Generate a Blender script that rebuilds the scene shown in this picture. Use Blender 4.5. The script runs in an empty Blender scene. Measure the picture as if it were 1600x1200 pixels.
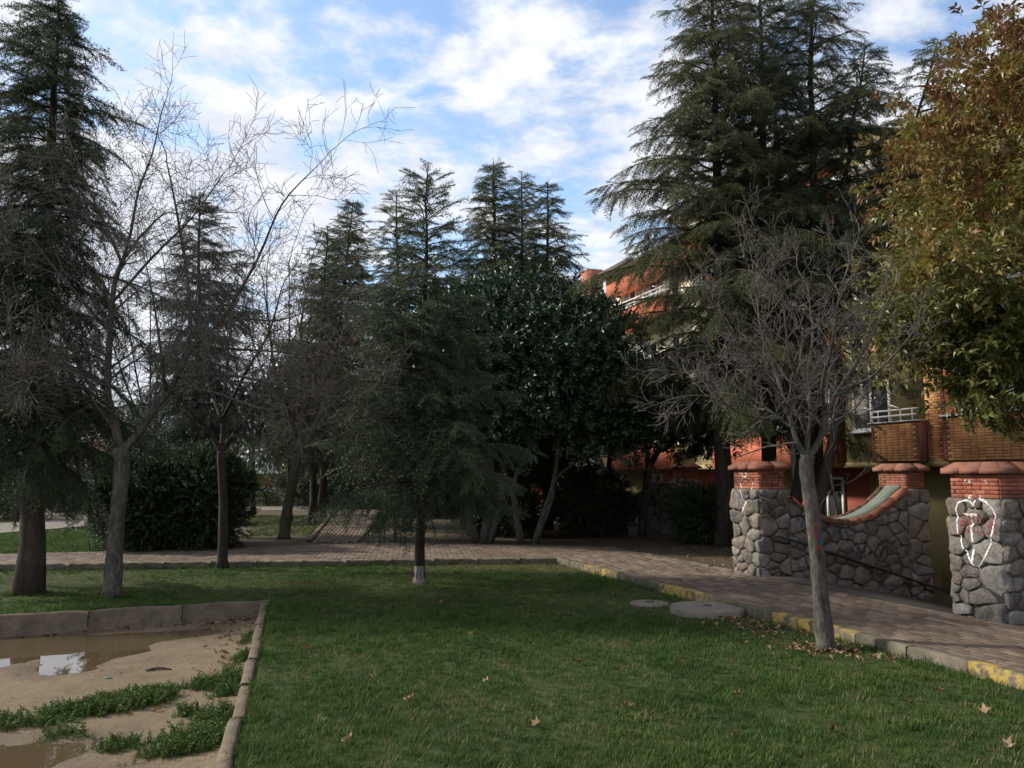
import bpy, math, random
import numpy as np
from mathutils import Vector, Matrix
from mathutils.bvhtree import BVHTree
R = math.radians
SC = bpy.context.scene
COL = SC.collection
# ------------------------------------------------------------------ camera
F, PITCH, EYE = 1280.0, math.atan(140 / 1280.0), 1.6
cam = bpy.data.cameras.new('camera'); cam.sensor_width = 36; cam.lens = 36 * F / 1600
cam.clip_start = .05; cam.clip_end = 2000
camo = bpy.data.objects.new('camera', cam); COL.objects.link(camo)
camo.location = (0, 0, EYE); camo.rotation_euler = (R(90) + PITCH, 0, 0)
SC.camera = camo
# ------------------------------------------------------------------ light
SUN_EL, SUN_AZ = R(35), R(-77)          # azimuth from +Y, clockwise
sd_ = Vector((math.sin(SUN_AZ) * math.cos(SUN_EL), math.cos(SUN_AZ) * math.cos(SUN_EL), math.sin(SUN_EL)))
sl = bpy.data.lights.new('sun', 'SUN'); sl.energy = 3.2; sl.angle = R(5); sl.color = (1, .93, .82)
so = bpy.data.objects.new('sun', sl); COL.objects.link(so)
so.rotation_euler = sd_.to_track_quat('Z', 'Y').to_euler()
W = bpy.data.worlds.new('World'); SC.world = W; W.use_nodes = True
def world():
    nt = W.node_tree; N = nt.nodes; L = nt.links; N.clear()
    def n(t, **k):
        o = N.new(t)
        for a, b in k.items(): setattr(o, a, b)
        return o
    def mth(op, a, b=None, clamp=False):
        m = n('ShaderNodeMath', operation=op); m.use_clamp = clamp
        for i, q in enumerate((a, b)):
            if q is None: continue
            if isinstance(q, (int, float)): m.inputs[i].default_value = q
            else: L.new(q, m.inputs[i])
        return m.outputs[0]
    sky = n('ShaderNodeTexSky', sky_type='NISHITA'); sky.sun_disc = False
    sky.sun_elevation = SUN_EL; sky.sun_rotation = SUN_AZ; sky.air_density = 1.0; sky.dust_density = .6; sky.ozone_density = 1.2
    tc = n('ShaderNodeTexCoord'); sx = n('ShaderNodeSeparateXYZ'); L.new(tc.outputs['Generated'], sx.inputs[0])
    zz = mth('ADD', mth('MAXIMUM', sx.outputs[2], 0.0), .16)
    cb = n('ShaderNodeCombineXYZ')
    L.new(mth('DIVIDE', sx.outputs[0], zz), cb.inputs[0]); L.new(mth('DIVIDE', sx.outputs[1], zz), cb.inputs[1])
    def noise(scale, det, rough, off, dist=0.0):
        mp = n('ShaderNodeMapping'); mp.inputs['Location'].default_value = off; L.new(cb.outputs[0], mp.inputs[0])
        t = n('ShaderNodeTexNoise'); t.inputs['Scale'].default_value = scale; t.inputs['Detail'].default_value = det
        t.inputs['Roughness'].default_value = rough; t.inputs['Distortion'].default_value = dist
        L.new(mp.outputs[0], t.inputs['Vector']); return t.outputs[0]
    big = noise(.8, 3, .5, (3.1, 1.7, 0)); puff = noise(4.6, 9, .58, (7.7, 2.2, 4), .15); fine = noise(9, 6, .6, (1.5, 9, 2))
    cov = mth('ADD', mth('MULTIPLY', big, .75), mth('MULTIPLY', puff, .65))
    # thicker towards the horizon, where one looks through more cloud layers
    hz = mth('MULTIPLY', mth('POWER', mth('SUBTRACT', 1.0, mth('MAXIMUM', sx.outputs[2], 0.0), True), 6.0), .10)
    rp = n('ShaderNodeMapRange'); rp.interpolation_type = 'SMOOTHSTEP'
    rp.inputs['From Min'].default_value = .575; rp.inputs['From Max'].default_value = .715
    L.new(mth('ADD', cov, hz), rp.inputs[0])
    shade = mth('ADD', mth('MULTIPLY', fine, 1.2), mth('MULTIPLY', puff, 2.4))
    sh = n('ShaderNodeMapRange'); sh.inputs['From Min'].default_value = 1.2; sh.inputs['From Max'].default_value = 2.3
    L.new(shade, sh.inputs[0])
    cm = n('ShaderNodeMix', data_type='RGBA'); cm.inputs[6].default_value = (3.5, 3.75, 4.5, 1); cm.inputs[7].default_value = (6.1, 6.2, 6.4, 1)
    L.new(sh.outputs[0], cm.inputs[0])
    gain = n('ShaderNodeMix', data_type='RGBA', blend_type='MULTIPLY'); gain.inputs[0].default_value = 1
    gain.inputs[7].default_value = (SKYG, SKYG, SKYG, 1); L.new(sky.outputs[0], gain.inputs[6])
    mx = n('ShaderNodeMix', data_type='RGBA'); L.new(mth('MULTIPLY', rp.outputs[0], .96), mx.inputs[0])
    L.new(gain.outputs[2], mx.inputs[6]); L.new(cm.outputs[2], mx.inputs[7])
    bg = n('ShaderNodeBackground'); bg.inputs['Strength'].default_value = .1; L.new(mx.outputs[2], bg.inputs['Color'])
    out = n('ShaderNodeOutputWorld'); L.new(bg.outputs[0], out.inputs[0])
SKYG = 1.45
world()
SC.view_settings.view_transform = 'Standard'; SC.view_settings.look = 'None'
SC.view_settings.exposure = 0.85; SC.view_settings.gamma = 1; SC.view_settings.use_curve_mapping = False
SC.cycles.max_bounces = 6; SC.cycles.transparent_max_bounces = 4

# ------------------------------------------------------------------ pixel helpers
CT, ST = math.cos(PITCH), math.sin(PITCH)
def ray(px, py):
    cx, cy = px - 800., py - 600.
    return np.array([cx, F * CT + cy * ST, F * ST - cy * CT])
def G(px, py, z=0.):                       # where a pixel meets the level z
    r = ray(px, py); t = (z - EYE) / r[2]; return np.array([r[0] * t, r[1] * t, z])
def P3(px, py, d):                         # a pixel at forward distance d
    r = ray(px, py); t = d / r[1]; return np.array([r[0] * t, d, EYE + r[2] * t])
U = np.array([.33, -.944]); U /= np.linalg.norm(U); V = np.array([-U[1], U[0]])
def SD(S, D, z=0.): return np.array([S * U[0] + D * V[0], S * U[1] + D * V[1], z])
def toSD(x, y): return x * U[0] + y * U[1], x * V[0] + y * V[1]
ANG = math.atan2(U[1], U[0])               # local x of SD pieces runs along S

# ------------------------------------------------------------------ materials
MAT = {}
class NT:
    def __init__(s, name):
        s.m = bpy.data.materials.new(name); s.m.use_nodes = True; s.t = s.m.node_tree; s.N = s.t.nodes; s.L = s.t.links
        s.N.clear(); s.out = s.N.new('ShaderNodeOutputMaterial'); s.tc = s.N.new('ShaderNodeTexCoord')
        s.oi = s.N.new('ShaderNodeObjectInfo'); s.geo = s.N.new('ShaderNodeNewGeometry')
    def n(s, t, **k):
        o = s.N.new(t)
        for a, b in k.items(): setattr(o, a, b)
        return o
    def set(s, sock, v):
        if isinstance(v, (int, float)): sock.default_value = v
        elif isinstance(v, tuple): sock.default_value = v if len(v) != 3 or sock.type == 'VECTOR' else (*v, 1)
        else: s.L.new(v, sock)
    def math(s, op, a, b=0., clamp=False):
        m = s.n('ShaderNodeMath', operation=op); m.use_clamp = clamp; s.set(m.inputs[0], a); s.set(m.inputs[1], b); return m.outputs[0]
    def noise(s, scale, det=4, rough=.55, co=None, stretch=None, dist=0.):
        t = s.n('ShaderNodeTexNoise'); t.inputs['Scale'].default_value = scale; t.inputs['Detail'].default_value = det
        t.inputs['Roughness'].default_value = rough; t.inputs['Distortion'].default_value = dist
        c = co if co is not None else s.geo.outputs['Position']
        if stretch:
            mp = s.n('ShaderNodeMapping'); mp.inputs['Scale'].default_value = stretch; s.L.new(c, mp.inputs[0]); c = mp.outputs[0]
        s.L.new(c, t.inputs['Vector']); return t.outputs[0]
    def ramp(s, fac, stops):
        r = s.n('ShaderNodeValToRGB'); s.L.new(fac, r.inputs[0]); e = r.color_ramp.elements
        while len(e) < len(stops): e.new(.5)
        for q, (p, c) in zip(e, stops): q.position = p; q.color = (*c, 1) if len(c) == 3 else c
        return r.outputs[0]
    def mix(s, f, a, b, mode='MIX'):
        m = s.n('ShaderNodeMix', data_type='RGBA', blend_type=mode); s.set(m.inputs[0], f); s.set(m.inputs[6], a); s.set(m.inputs[7], b); return m.outputs[2]
    def maprange(s, v, a, b, c=0., d=1.):
        m = s.n('ShaderNodeMapRange'); s.L.new(v, m.inputs[0])
        for i, q in enumerate((a, b, c, d)): m.inputs[i + 1].default_value = q
        return m.outputs[0]
    def attr(s, name):
        a = s.n('ShaderNodeAttribute'); a.attribute_name = name; return a.outputs['Fac']
    def bump(s, h, strength=.5, dist=.02):
        b = s.n('ShaderNodeBump'); b.inputs['Strength'].default_value = strength; b.inputs['Distance'].default_value = dist; s.L.new(h, b.inputs['Height']); return b.outputs[0]
    def done(s, color, rough=.8, spec=.3, bump=None, trans=0., metal=0.):
        p = s.n('ShaderNodeBsdfPrincipled'); s.set(p.inputs['Base Color'], color); s.set(p.inputs['Roughness'], rough)
        p.inputs['Specular IOR Level'].default_value = spec; p.inputs['Metallic'].default_value = metal
        if bump is not None: s.L.new(bump, p.inputs['Normal'])
        if trans:
            tr = s.n('ShaderNodeBsdfTranslucent'); s.set(tr.inputs[0], color); mx = s.n('ShaderNodeMixShader'); mx.inputs[0].default_value = trans
            s.L.new(p.outputs[0], mx.inputs[1]); s.L.new(tr.outputs[0], mx.inputs[2]); s.L.new(mx.outputs[0], s.out.inputs[0])
        else: s.L.new(p.outputs[0], s.out.inputs[0])
        MAT[s.m.name] = s.m; return s.m
def m_noise(name, stops, scale=6, det=6, rough=.85, bump=.4, bd=.02, spec=.25, stretch=None, obj=False):
    t = NT(name); co = t.tc.outputs['Object'] if obj else None
    f = t.noise(scale, det, .62, co, stretch); f2 = t.noise(scale * 7, 4, .6, co, stretch)
    c = t.ramp(t.math('ADD', t.math('MULTIPLY', f, .7), t.math('MULTIPLY', f2, .3)), stops)
    return t.done(c, rough, spec, t.bump(f2, bump, bd))
def m_flat(name, c, rough=.6, spec=.3, var=.12, metal=0.):
    t = NT(name); f = t.noise(3.5, 6, .65)
    col = t.mix(f, tuple(q * (1 - var * 2) for q in c), tuple(min(1, q * (1 + var)) for q in c))
    return t.done(col, rough, spec, t.bump(t.noise(60, 3), .15, .003), 0, metal)
def m_pieces(name, stops, rough=.85, fine=40, bump=.4, dirt=None, spec=.25):
    """separate pieces: tone from the object's random or the per-face attribute 'tone'"""
    t = NT(name); r = t.math('FRACT', t.math('ADD', t.oi.outputs['Random'], t.attr('tone')))
    f2 = t.noise(fine, 5, .65); f1 = t.noise(2.2, 5, .6)
    v = t.math('ADD', t.math('MULTIPLY', r, .62), t.math('ADD', t.math('MULTIPLY', f2, .28), t.math('MULTIPLY', f1, .10)))
    c = t.ramp(v, stops)
    if dirt: c = t.mix(t.maprange(t.noise(1.7, 6, .65), .48, .68), c, dirt)
    return t.done(c, rough, spec, t.bump(f2, bump, .008))
def m_leaf(name, stops, rough=.45, trans=.22, spec=.4, patch=None, wr=.4, wf=.4, fs=.9, hz=None):
    t = NT(name); loc = t.oi.outputs['Location']
    r = t.oi.outputs['Random']; f = t.noise(fs, 4, .6, loc); g = t.noise(30, 2)
    v = t.math('ADD', t.math('MULTIPLY', r, wr), t.math('ADD', t.math('MULTIPLY', f, wf), t.math('MULTIPLY', g, 1 - wr - wf)))
    if hz:                                  # leaves turn earlier in the top of the crown
        sx = t.n('ShaderNodeSeparateXYZ'); t.L.new(loc, sx.inputs[0]); v = t.math('ADD', v, t.maprange(sx.outputs[2], *hz))
    return t.done(t.ramp(v, stops), rough, spec, None, trans)
def m_bark(name, a, b, c, scale=14, stretch=(1, 1, .22), bump=.8):
    t = NT(name); f = t.noise(scale, 8, .68, None, stretch); g = t.noise(2.5, 5, .6)
    col = t.ramp(f, [(.32, a), (.52, b), (.72, c)])
    col = t.mix(t.maprange(g, .5, .72, 0, .5), col, (.055, .062, .03))
    return t.done(col, .9, .2, t.bump(f, bump, .025))
m_noise('soil', [(.25, (.030, .022, .014)), (.45, (.058, .042, .027)), (.58, (.078, .060, .036)), (.72, (.045, .056, .022))], .55, 9, .95, .7, .03)
def m_lawn():
    t = NT('lawn'); f = t.noise(1.1, 7, .65); g = t.noise(28, 5, .7)
    c = t.ramp(t.math('ADD', t.math('MULTIPLY', f, .6), t.math('MULTIPLY', g, .4)), [(.3, (.024, .036, .011)), (.5, (.036, .054, .015)), (.66, (.060, .060, .024)), (.8, (.095, .074, .040))])
    t.done(c, .95, .15, t.bump(g, .8, .03))
m_lawn()
m_leaf('grass_blade', [(.26, (.020, .046, .012)), (.42, (.040, .086, .018)), (.56, (.068, .124, .026)), (.69, (.110, .130, .042)), (.83, (.17, .15, .07))], .65, .3, .15, wr=.3, wf=.55, fs=1.1)
m_leaf('dry_grass', [(.2, (.10, .085, .035)), (.6, (.19, .16, .075))], .7, .3, .2)
m_leaf('weed_leaf', [(.25, (.034, .068, .016)), (.5, (.064, .110, .024)), (.75, (.115, .155, .042))], .6, .25, .2)
m_leaf('needle', [(.22, (.025, .041, .021)), (.45, (.042, .065, .030)), (.62, (.064, .090, .038)), (.82, (.095, .115, .050))], .5, .12, .35)
m_leaf('needle_olive', [(.22, (.037, .046, .017)), (.45, (.060, .073, .025)), (.62, (.090, .102, .035)), (.82, (.13, .13, .05))], .5, .15, .35)
m_leaf('needle_blue', [(.22, (.024, .038, .029)), (.45, (.040, .060, .043)), (.62, (.058, .08, .057)), (.82, (.085, .105, .075))], .5, .12, .35)
m_leaf('magnolia_leaf', [(.22, (.018, .036, .020)), (.5, (.030, .058, .028)), (.8, (.050, .082, .036))], .4, .08, .4)
m_leaf('box_leaf', [(.22, (.020, .034, .016)), (.5, (.034, .056, .022)), (.8, (.058, .082, .030))], .5, .12, .3)
m_leaf('purple_leaf', [(.22, (.030, .018, .018)), (.5, (.055, .032, .030)), (.8, (.085, .06, .045))], .6, .12, .25)
m_leaf('olive_leaf', [(.24, (.055, .068, .017)), (.42, (.115, .126, .030)), (.56, (.21, .185, .050)), (.68, (.20, .11, .036)), (.82, (.13, .058, .028))], .4, .3, .4, wr=.3, wf=.5, fs=.7, hz=(3.2, 7.0, -.10, .22))
m_leaf('dry_leaf', [(.25, (.10, .055, .028)), (.5, (.20, .12, .065)), (.8, (.34, .25, .16))], .8, .15, .2)
m_bark('bark_grey', (.032, .028, .023), (.085, .076, .064), (.165, .15, .13), 22, (1, 1, .35), 1.)
m_bark('bark_twig', (.075, .064, .057), (.13, .113, .10), (.20, .18, .16), 20)
m_bark('bark_dark', (.020, .016, .013), (.042, .034, .027), (.072, .060, .050))
m_bark('bark_red', (.030, .021, .017), (.062, .043, .035), (.100, .074, .062), 10, (1, 1, .35))
m_bark('bark_moss', (.036, .036, .020), (.072, .068, .040), (.110, .098, .066))
m_pieces('paver', [(.15, (.068, .048, .036)), (.5, (.125, .093, .070)), (.85, (.195, .152, .118))], .85, 50, .4, (.10, .080, .056))
m_flat('paver_bed', (.05, .042, .034), .95)
def m_kerb():
    t = NT('kerb_concrete'); f = t.noise(5, 7, .65); g = t.noise(45, 4, .65)
    c = t.ramp(t.math('ADD', t.math('MULTIPLY', f, .65), t.math('MULTIPLY', g, .35)), [(.3, (.055, .048, .034)), (.5, (.115, .100, .074)), (.72, (.185, .165, .125))])
    c = t.mix(t.maprange(t.noise(2.4, 6, .7), .46, .62, 0, .85), c, (.048, .055, .020))
    t.done(c, .92, .2, t.bump(g, .5, .012))
m_kerb()
def m_yellow():
    t = NT('kerb_yellow'); f = t.noise(5, 7, .65); g = t.noise(45, 4, .65); w = t.noise(9, 8, .7)
    c = t.ramp(f, [(.3, (.06, .052, .036)), (.7, (.16, .14, .105))])
    y = t.mix(g, (.24, .165, .036), (.40, .29, .075))
    c = t.mix(t.maprange(t.math('ADD', w, t.math('MULTIPLY', t.noise(1.1, 3), .25)), .56, .68), c, y)
    t.done(c, .85, .25, t.bump(g, .5, .012))
m_yellow()
m_noise('pit_kerb', [(.3, (.055, .041, .028)), (.5, (.115, .090, .062)), (.72, (.175, .14, .10))], 5, 8, .9, .6, .012)
def m_sand():
    t = NT('sand'); f = t.noise(1.3, 7, .62); g = t.noise(70, 5, .7); sx = t.n('ShaderNodeSeparateXYZ'); t.L.new(t.geo.outputs['Position'], sx.inputs[0])
    c = t.ramp(t.math('ADD', t.math('MULTIPLY', f, .7), t.math('MULTIPLY', g, .3)), [(.3, (.085, .062, .036)), (.48, (.170, .128, .076)), (.70, (.235, .185, .118))])
    wet = t.maprange(t.math('ADD', sx.outputs[2], t.math('MULTIPLY', t.math('SUBTRACT', t.noise(2.6, 7, .65), .5), .06)), -.203, -.172, 1, 0)   # damp near the water line
    c = t.mix(t.math('MULTIPLY', wet, .72), c, (.085, .058, .034))
    c = t.mix(t.maprange(t.noise(5.5, 8, .72), .55, .70, 0, .55), c, (.075, .054, .034)); c = t.mix(t.maprange(t.noise(38, 3, .6), .66, .74, 0, .7), c, (.05, .038, .026))
    t.done(c, t.maprange(wet, 0, 1, .9, .45), .3, t.bump(t.math('ADD', g, t.math('MULTIPLY', t.noise(11, 6, .65), 1.5)), .9, .02))
m_sand()
def m_water():
    t = NT('water'); f = t.noise(9, 2)
    t.done((.075, .055, .030), .015, .5, t.bump(f, .012, .01))
m_water()
def m_stone():
    t = NT('stone'); r = t.oi.outputs['Random']; f = t.noise(9, 10, .74, None, None, .6); g = t.noise(38, 6, .75)
    c1 = t.ramp(r, [(0, (.17, .155, .14)), (.3, (.29, .27, .24)), (.55, (.31, .255, .20)), (.75, (.22, .21, .20)), (1, (.42, .40, .365))])
    c = t.mix(1., c1, t.ramp(t.math('ADD', t.math('MULTIPLY', f, .65), t.math('MULTIPLY', g, .35)), [(.33, (.22, .21, .20)), (.5, (.80, .79, .77)), (.68, (1.3, 1.28, 1.22))]), 'MULTIPLY')
    c = t.mix(t.maprange(t.noise(3.3, 8, .72), .56, .64, 0, .7), c, (.045, .042, .036))
    t.done(c, .93, .2, t.bump(t.math('ADD', f, t.math('MULTIPLY', g, .5)), 1., .05))
m_stone()
m_noise('mortar', [(.3, (.055, .048, .040)), (.55, (.105, .095, .082)), (.75, (.165, .15, .13))], 8, 7, .95, .8, .03)
m_pieces('red_brick', [(.15, (.21, .070, .042)), (.5, (.30, .105, .062)), (.85, (.37, .150, .090))], .85, 35, .5, (.14, .062, .045))
m_pieces('cap_brick', [(.15, (.15, .056, .038)), (.5, (.22, .088, .058)), (.85, (.28, .125, .088))], .85, 35, .5, (.13, .070, .05))
m_pieces('roof_tile', [(.15, (.11, .040, .026)), (.5, (.20, .070, .042)), (.85, (.27, .11, .066))], .9, 30, .6, (.055, .042, .028))
m_noise('green_cement', [(.3, (.085, .105, .085)), (.5, (.13, .155, .125)), (.75, (.19, .20, .165))], 5, 7, .9, .4)
m_pieces('orange_brick', [(.15, (.50, .23, .085)), (.5, (.60, .29, .115)), (.85, (.68, .36, .16))], .8, 30, .15)
m_pieces('brown_brick', [(.15, (.20, .075, .05)), (.5, (.25, .10, .068)), (.85, (.30, .13, .09))], .8, 30, .25)
m_flat('brick_joint', (.27, .14, .075), .95)
m_flat('red_joint', (.085, .055, .042), .95)
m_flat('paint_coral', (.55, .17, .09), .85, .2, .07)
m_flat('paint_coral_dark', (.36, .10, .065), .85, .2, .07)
m_flat('paint_olive', (.36, .30, .14), .85, .2, .06)
m_flat('paint_cream', (.60, .54, .38), .85, .2, .06)
m_flat('paint_pink', (.52, .24, .19), .85, .2, .08)
m_flat('white_plastic', (.78, .77, .73), .5, .4, .04)
m_flat('white_wash', (.62, .60, .54), .9, .2, .1)
m_flat('dark_metal', (.018, .017, .016), .5, .4, .1)
m_flat('pole_paint', (.20, .235, .26), .6, .4, .12)
m_flat('roof_sheet', (.20, .175, .15), .8, .3, .1)
m_flat('interior', (.03, .028, .026), .9)
m_flat('curtain', (.46, .43, .38), .9, .1, .1)
def m_glass():
    t = NT('window_glass'); f = t.noise(1.5, 2)
    t.done(t.mix(f, (.020, .023, .026), (.055, .06, .062)), .06, .6)
m_glass()
m_noise('manhole_concrete', [(.3, (.10, .086, .066)), (.5, (.165, .145, .115)), (.75, (.225, .205, .17))], 7, 8, .92, .6, .012)
def m_spray(name, c, lo=.40, hi=.5):
    t = NT(name); f = t.noise(26, 6, .7)
    b = t.n('ShaderNodeBsdfPrincipled'); b.inputs['Base Color'].default_value = (*c, 1); b.inputs['Roughness'].default_value = .7
    tr = t.n('ShaderNodeBsdfTransparent'); mx = t.n('ShaderNodeMixShader'); t.L.new(t.maprange(f, lo, hi), mx.inputs[0])
    t.L.new(tr.outputs[0], mx.inputs[1]); t.L.new(b.outputs[0], mx.inputs[2]); t.L.new(mx.outputs[0], t.out.inputs[0]); MAT[name] = t.m
m_spray('spray_white', (.70, .69, .66), .34, .47); m_spray('spray_red', (.22, .030, .036), .42, .60); m_spray('spray_black', (.03, .03, .035), .36, .48); m_spray('spray_blue', (.035, .065, .11), .44, .62)
m_spray('spray_pale', (.62, .60, .58), .42, .56)
m_flat('paint_red_mark', (.20, .055, .05), .9, .1, .35); m_flat('paint_blue_mark', (.045, .085, .15), .9, .1, .35); m_flat('paint_lime', (.24, .22, .20), .95, .1, .3)

# ------------------------------------------------------------------ mesh helpers
ORI = {}
class MB:
    def __init__(s): s.v = []; s.f = []; s.n = 0; s.tone = []
    def add(s, verts, faces, tone=None):
        verts = np.asarray(verts, float); s.v.append(verts); o = s.n
        s.f += [tuple(i + o for i in q) for q in faces]; s.n += len(verts)
        s.tone += [0. if tone is None else tone] * len(faces)
    def box(s, a, b, tone=None):
        (x0, y0, z0), (x1, y1, z1) = a, b
        s.add([(x0, y0, z0), (x1, y0, z0), (x1, y1, z0), (x0, y1, z0), (x0, y0, z1), (x1, y0, z1), (x1, y1, z1), (x0, y1, z1)],
              [(0, 3, 2, 1), (4, 5, 6, 7), (0, 1, 5, 4), (1, 2, 6, 5), (2, 3, 7, 6), (3, 0, 4, 7)], tone)
    def sdbox(s, S0, S1, D0, D1, z0, z1, tone=None):
        c = [SD(S0, D0), SD(S1, D0), SD(S1, D1), SD(S0, D1)]
        s.add([(q[0], q[1], z0) for q in c] + [(q[0], q[1], z1) for q in c],
              [(0, 3, 2, 1), (4, 5, 6, 7), (0, 1, 5, 4), (1, 2, 6, 5), (2, 3, 7, 6), (3, 0, 4, 7)], tone)
    def tube(s, pts, rad, k=5, cap=True):
        pts = np.asarray(pts, float); n = len(pts); rad = np.broadcast_to(np.asarray(rad, float), (n,))
        t = np.gradient(pts, axis=0); t /= np.linalg.norm(t, axis=1)[:, None] + 1e-9
        m = t.mean(0); ref = np.array([0, 0, 1.]) if abs(m[2]) < .75 * np.linalg.norm(m) else np.array([1., 0, 0])
        a = np.cross(t, ref); a /= np.linalg.norm(a, axis=1)[:, None] + 1e-9; b = np.cross(t, a)
        th = np.arange(k) * 2 * math.pi / k
        ring = pts[:, None] + rad[:, None, None] * (np.cos(th)[None, :, None] * a[:, None] + np.sin(th)[None, :, None] * b[:, None])
        fs = [(i * k + j, (i + 1) * k + j, (i + 1) * k + (j + 1) % k, i * k + (j + 1) % k) for i in range(n - 1) for j in range(k)]
        if cap: fs += [tuple(range(k)), tuple((n - 1) * k + j for j in range(k - 1, -1, -1))]
        s.add(ring.reshape(-1, 3), fs)
    def mesh(s, name, mat, org=(0, 0, 0), smooth=False):
        me = bpy.data.meshes.new(name); vv = np.concatenate(s.v) - np.asarray(org)
        me.from_pydata([], [], []) if False else None
        nf = len(s.f); lt = np.array([len(q) for q in s.f], np.int32); ls = np.concatenate([[0], np.cumsum(lt)[:-1]]).astype(np.int32)
        fl = np.fromiter((i for q in s.f for i in q), np.int32)
        me.vertices.add(len(vv)); me.vertices.foreach_set('co', vv.astype(np.float32).ravel())
        me.loops.add(len(fl)); me.loops.foreach_set('vertex_index', fl)
        me.polygons.add(nf); me.polygons.foreach_set('loop_start', ls); me.polygons.foreach_set('loop_total', lt)
        if smooth: me.polygons.foreach_set('use_smooth', np.ones(nf, bool))
        if any(s.tone):
            at = me.attributes.new('tone', 'FLOAT', 'FACE'); at.data.foreach_set('value', np.array(s.tone, np.float32))
        me.update(calc_edges=True); me.materials.append(MAT[mat]); return me
    def build(s, name, mat, parent=None, smooth=False, kind=None):
        org = ORI[parent] if parent is not None else (0, 0, 0)
        o = bpy.data.objects.new(name, s.mesh(name, mat, org, smooth)); COL.objects.link(o); ORI[o] = tuple(org)
        if parent is not None: o.parent = parent
        if kind: o['kind'] = kind
        return o
def thing(name, label, cat, loc, group=None):
    o = bpy.data.objects.new(name, None); COL.objects.link(o); o.location = loc; o.empty_display_size = .2
    o['label'] = label; o['category'] = cat; ORI[o] = tuple(loc)
    if group: o['group'] = group
    return o
def structure(name, mb, mat, smooth=False): return mb.build(name, mat, None, smooth, 'structure')
def piece(name, me, parent, loc, rz=0., rx=0., ry=0., sc=None):
    o = bpy.data.objects.new(name, me); COL.objects.link(o); o.parent = parent
    o.location = np.asarray(loc) - np.asarray(ORI[parent]); o.rotation_euler = (rx, ry, rz)
    if sc is not None: o.scale = sc
    return o
def block_mesh(name, l, w, h, ch, mat):
    """block centred on x,y with its foot at z=0 and a chamfered top"""
    m = MB(); a, b = l / 2, w / 2
    m.add([(-a, -b, 0), (a, -b, 0), (a, b, 0), (-a, b, 0), (-a, -b, h - ch), (a, -b, h - ch), (a, b, h - ch), (-a, b, h - ch),
           (-a + ch, -b + ch, h), (a - ch, -b + ch, h), (a - ch, b - ch, h), (-a + ch, b - ch, h)],
          [(0, 1, 5, 4), (1, 2, 6, 5), (2, 3, 7, 6), (3, 0, 4, 7), (4, 5, 9, 8), (5, 6, 10, 9), (6, 7, 11, 10), (7, 4, 8, 11), (8, 9, 10, 11)])
    return m.mesh(name, mat)
def pieces_or_stuff(name, stuffname, me, parent, trs, mat, limit=300, key=None):
    """trs: list of (loc, rz, rx, ry, scale). The nearest become objects of their own, the rest one part"""
    if key is None: key = lambda t: t[0][0] ** 2 + t[0][1] ** 2
    trs = sorted(trs, key=key)
    for t in trs[:limit]: piece(name, me, parent, *t)
    rest = trs[limit:]
    if rest:
        co = np.array([v.co[:] for v in me.vertices]); fs = [tuple(p.vertices) for p in me.polygons]; mb = MB(); rg = random.Random(5)
        for (loc, rz, rx, ry, sc) in rest:
            M = Matrix.LocRotScale(Vector(loc), __import__('mathutils').Euler((rx, ry, rz)), Vector(sc or (1, 1, 1)))
            A = np.array(M); mb.add(co @ A[:3, :3].T + A[:3, 3], fs, rg.random() + .001)
        mb.build(stuffname, mat, parent, False, 'stuff')
def in_poly(x, y, poly):
    x = np.asarray(x); y = np.asarray(y); ins = np.zeros(x.shape, bool); n = len(poly)
    for i in range(n):
        (x0, y0), (x1, y1) = poly[i][:2], poly[(i + 1) % n][:2]
        if y0 == y1: continue
        c = ((y0 > y) != (y1 > y)) & (x < (x1 - x0) * (y - y0) / (y1 - y0) + x0); ins ^= c
    return ins
def sdist(x, y, poly):
    d = np.full(np.shape(x), 1e9); n = len(poly)
    for i in range(n):
        a = np.array(poly[i][:2]); b = np.array(poly[(i + 1) % n][:2]); e = b - a
        t = np.clip(((x - a[0]) * e[0] + (y - a[1]) * e[1]) / (e @ e), 0, 1)
        d = np.minimum(d, np.hypot(x - a[0] - t * e[0], y - a[1] - t * e[1]))
    return np.where(in_poly(x, y, poly), -d, d)
def wob(x, y, s=1., seed=0):
    r = np.random.RandomState(seed); o = np.zeros(np.shape(x))
    for k in range(7):
        a = r.uniform(0, 6.28); q = s * (1.6 ** k) * .6; o = o + np.sin(q * (x * math.cos(a) + y * math.sin(a)) * 2 + r.uniform(0, 6.28)) / (1.35 ** k)
    return o / 3.2
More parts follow.
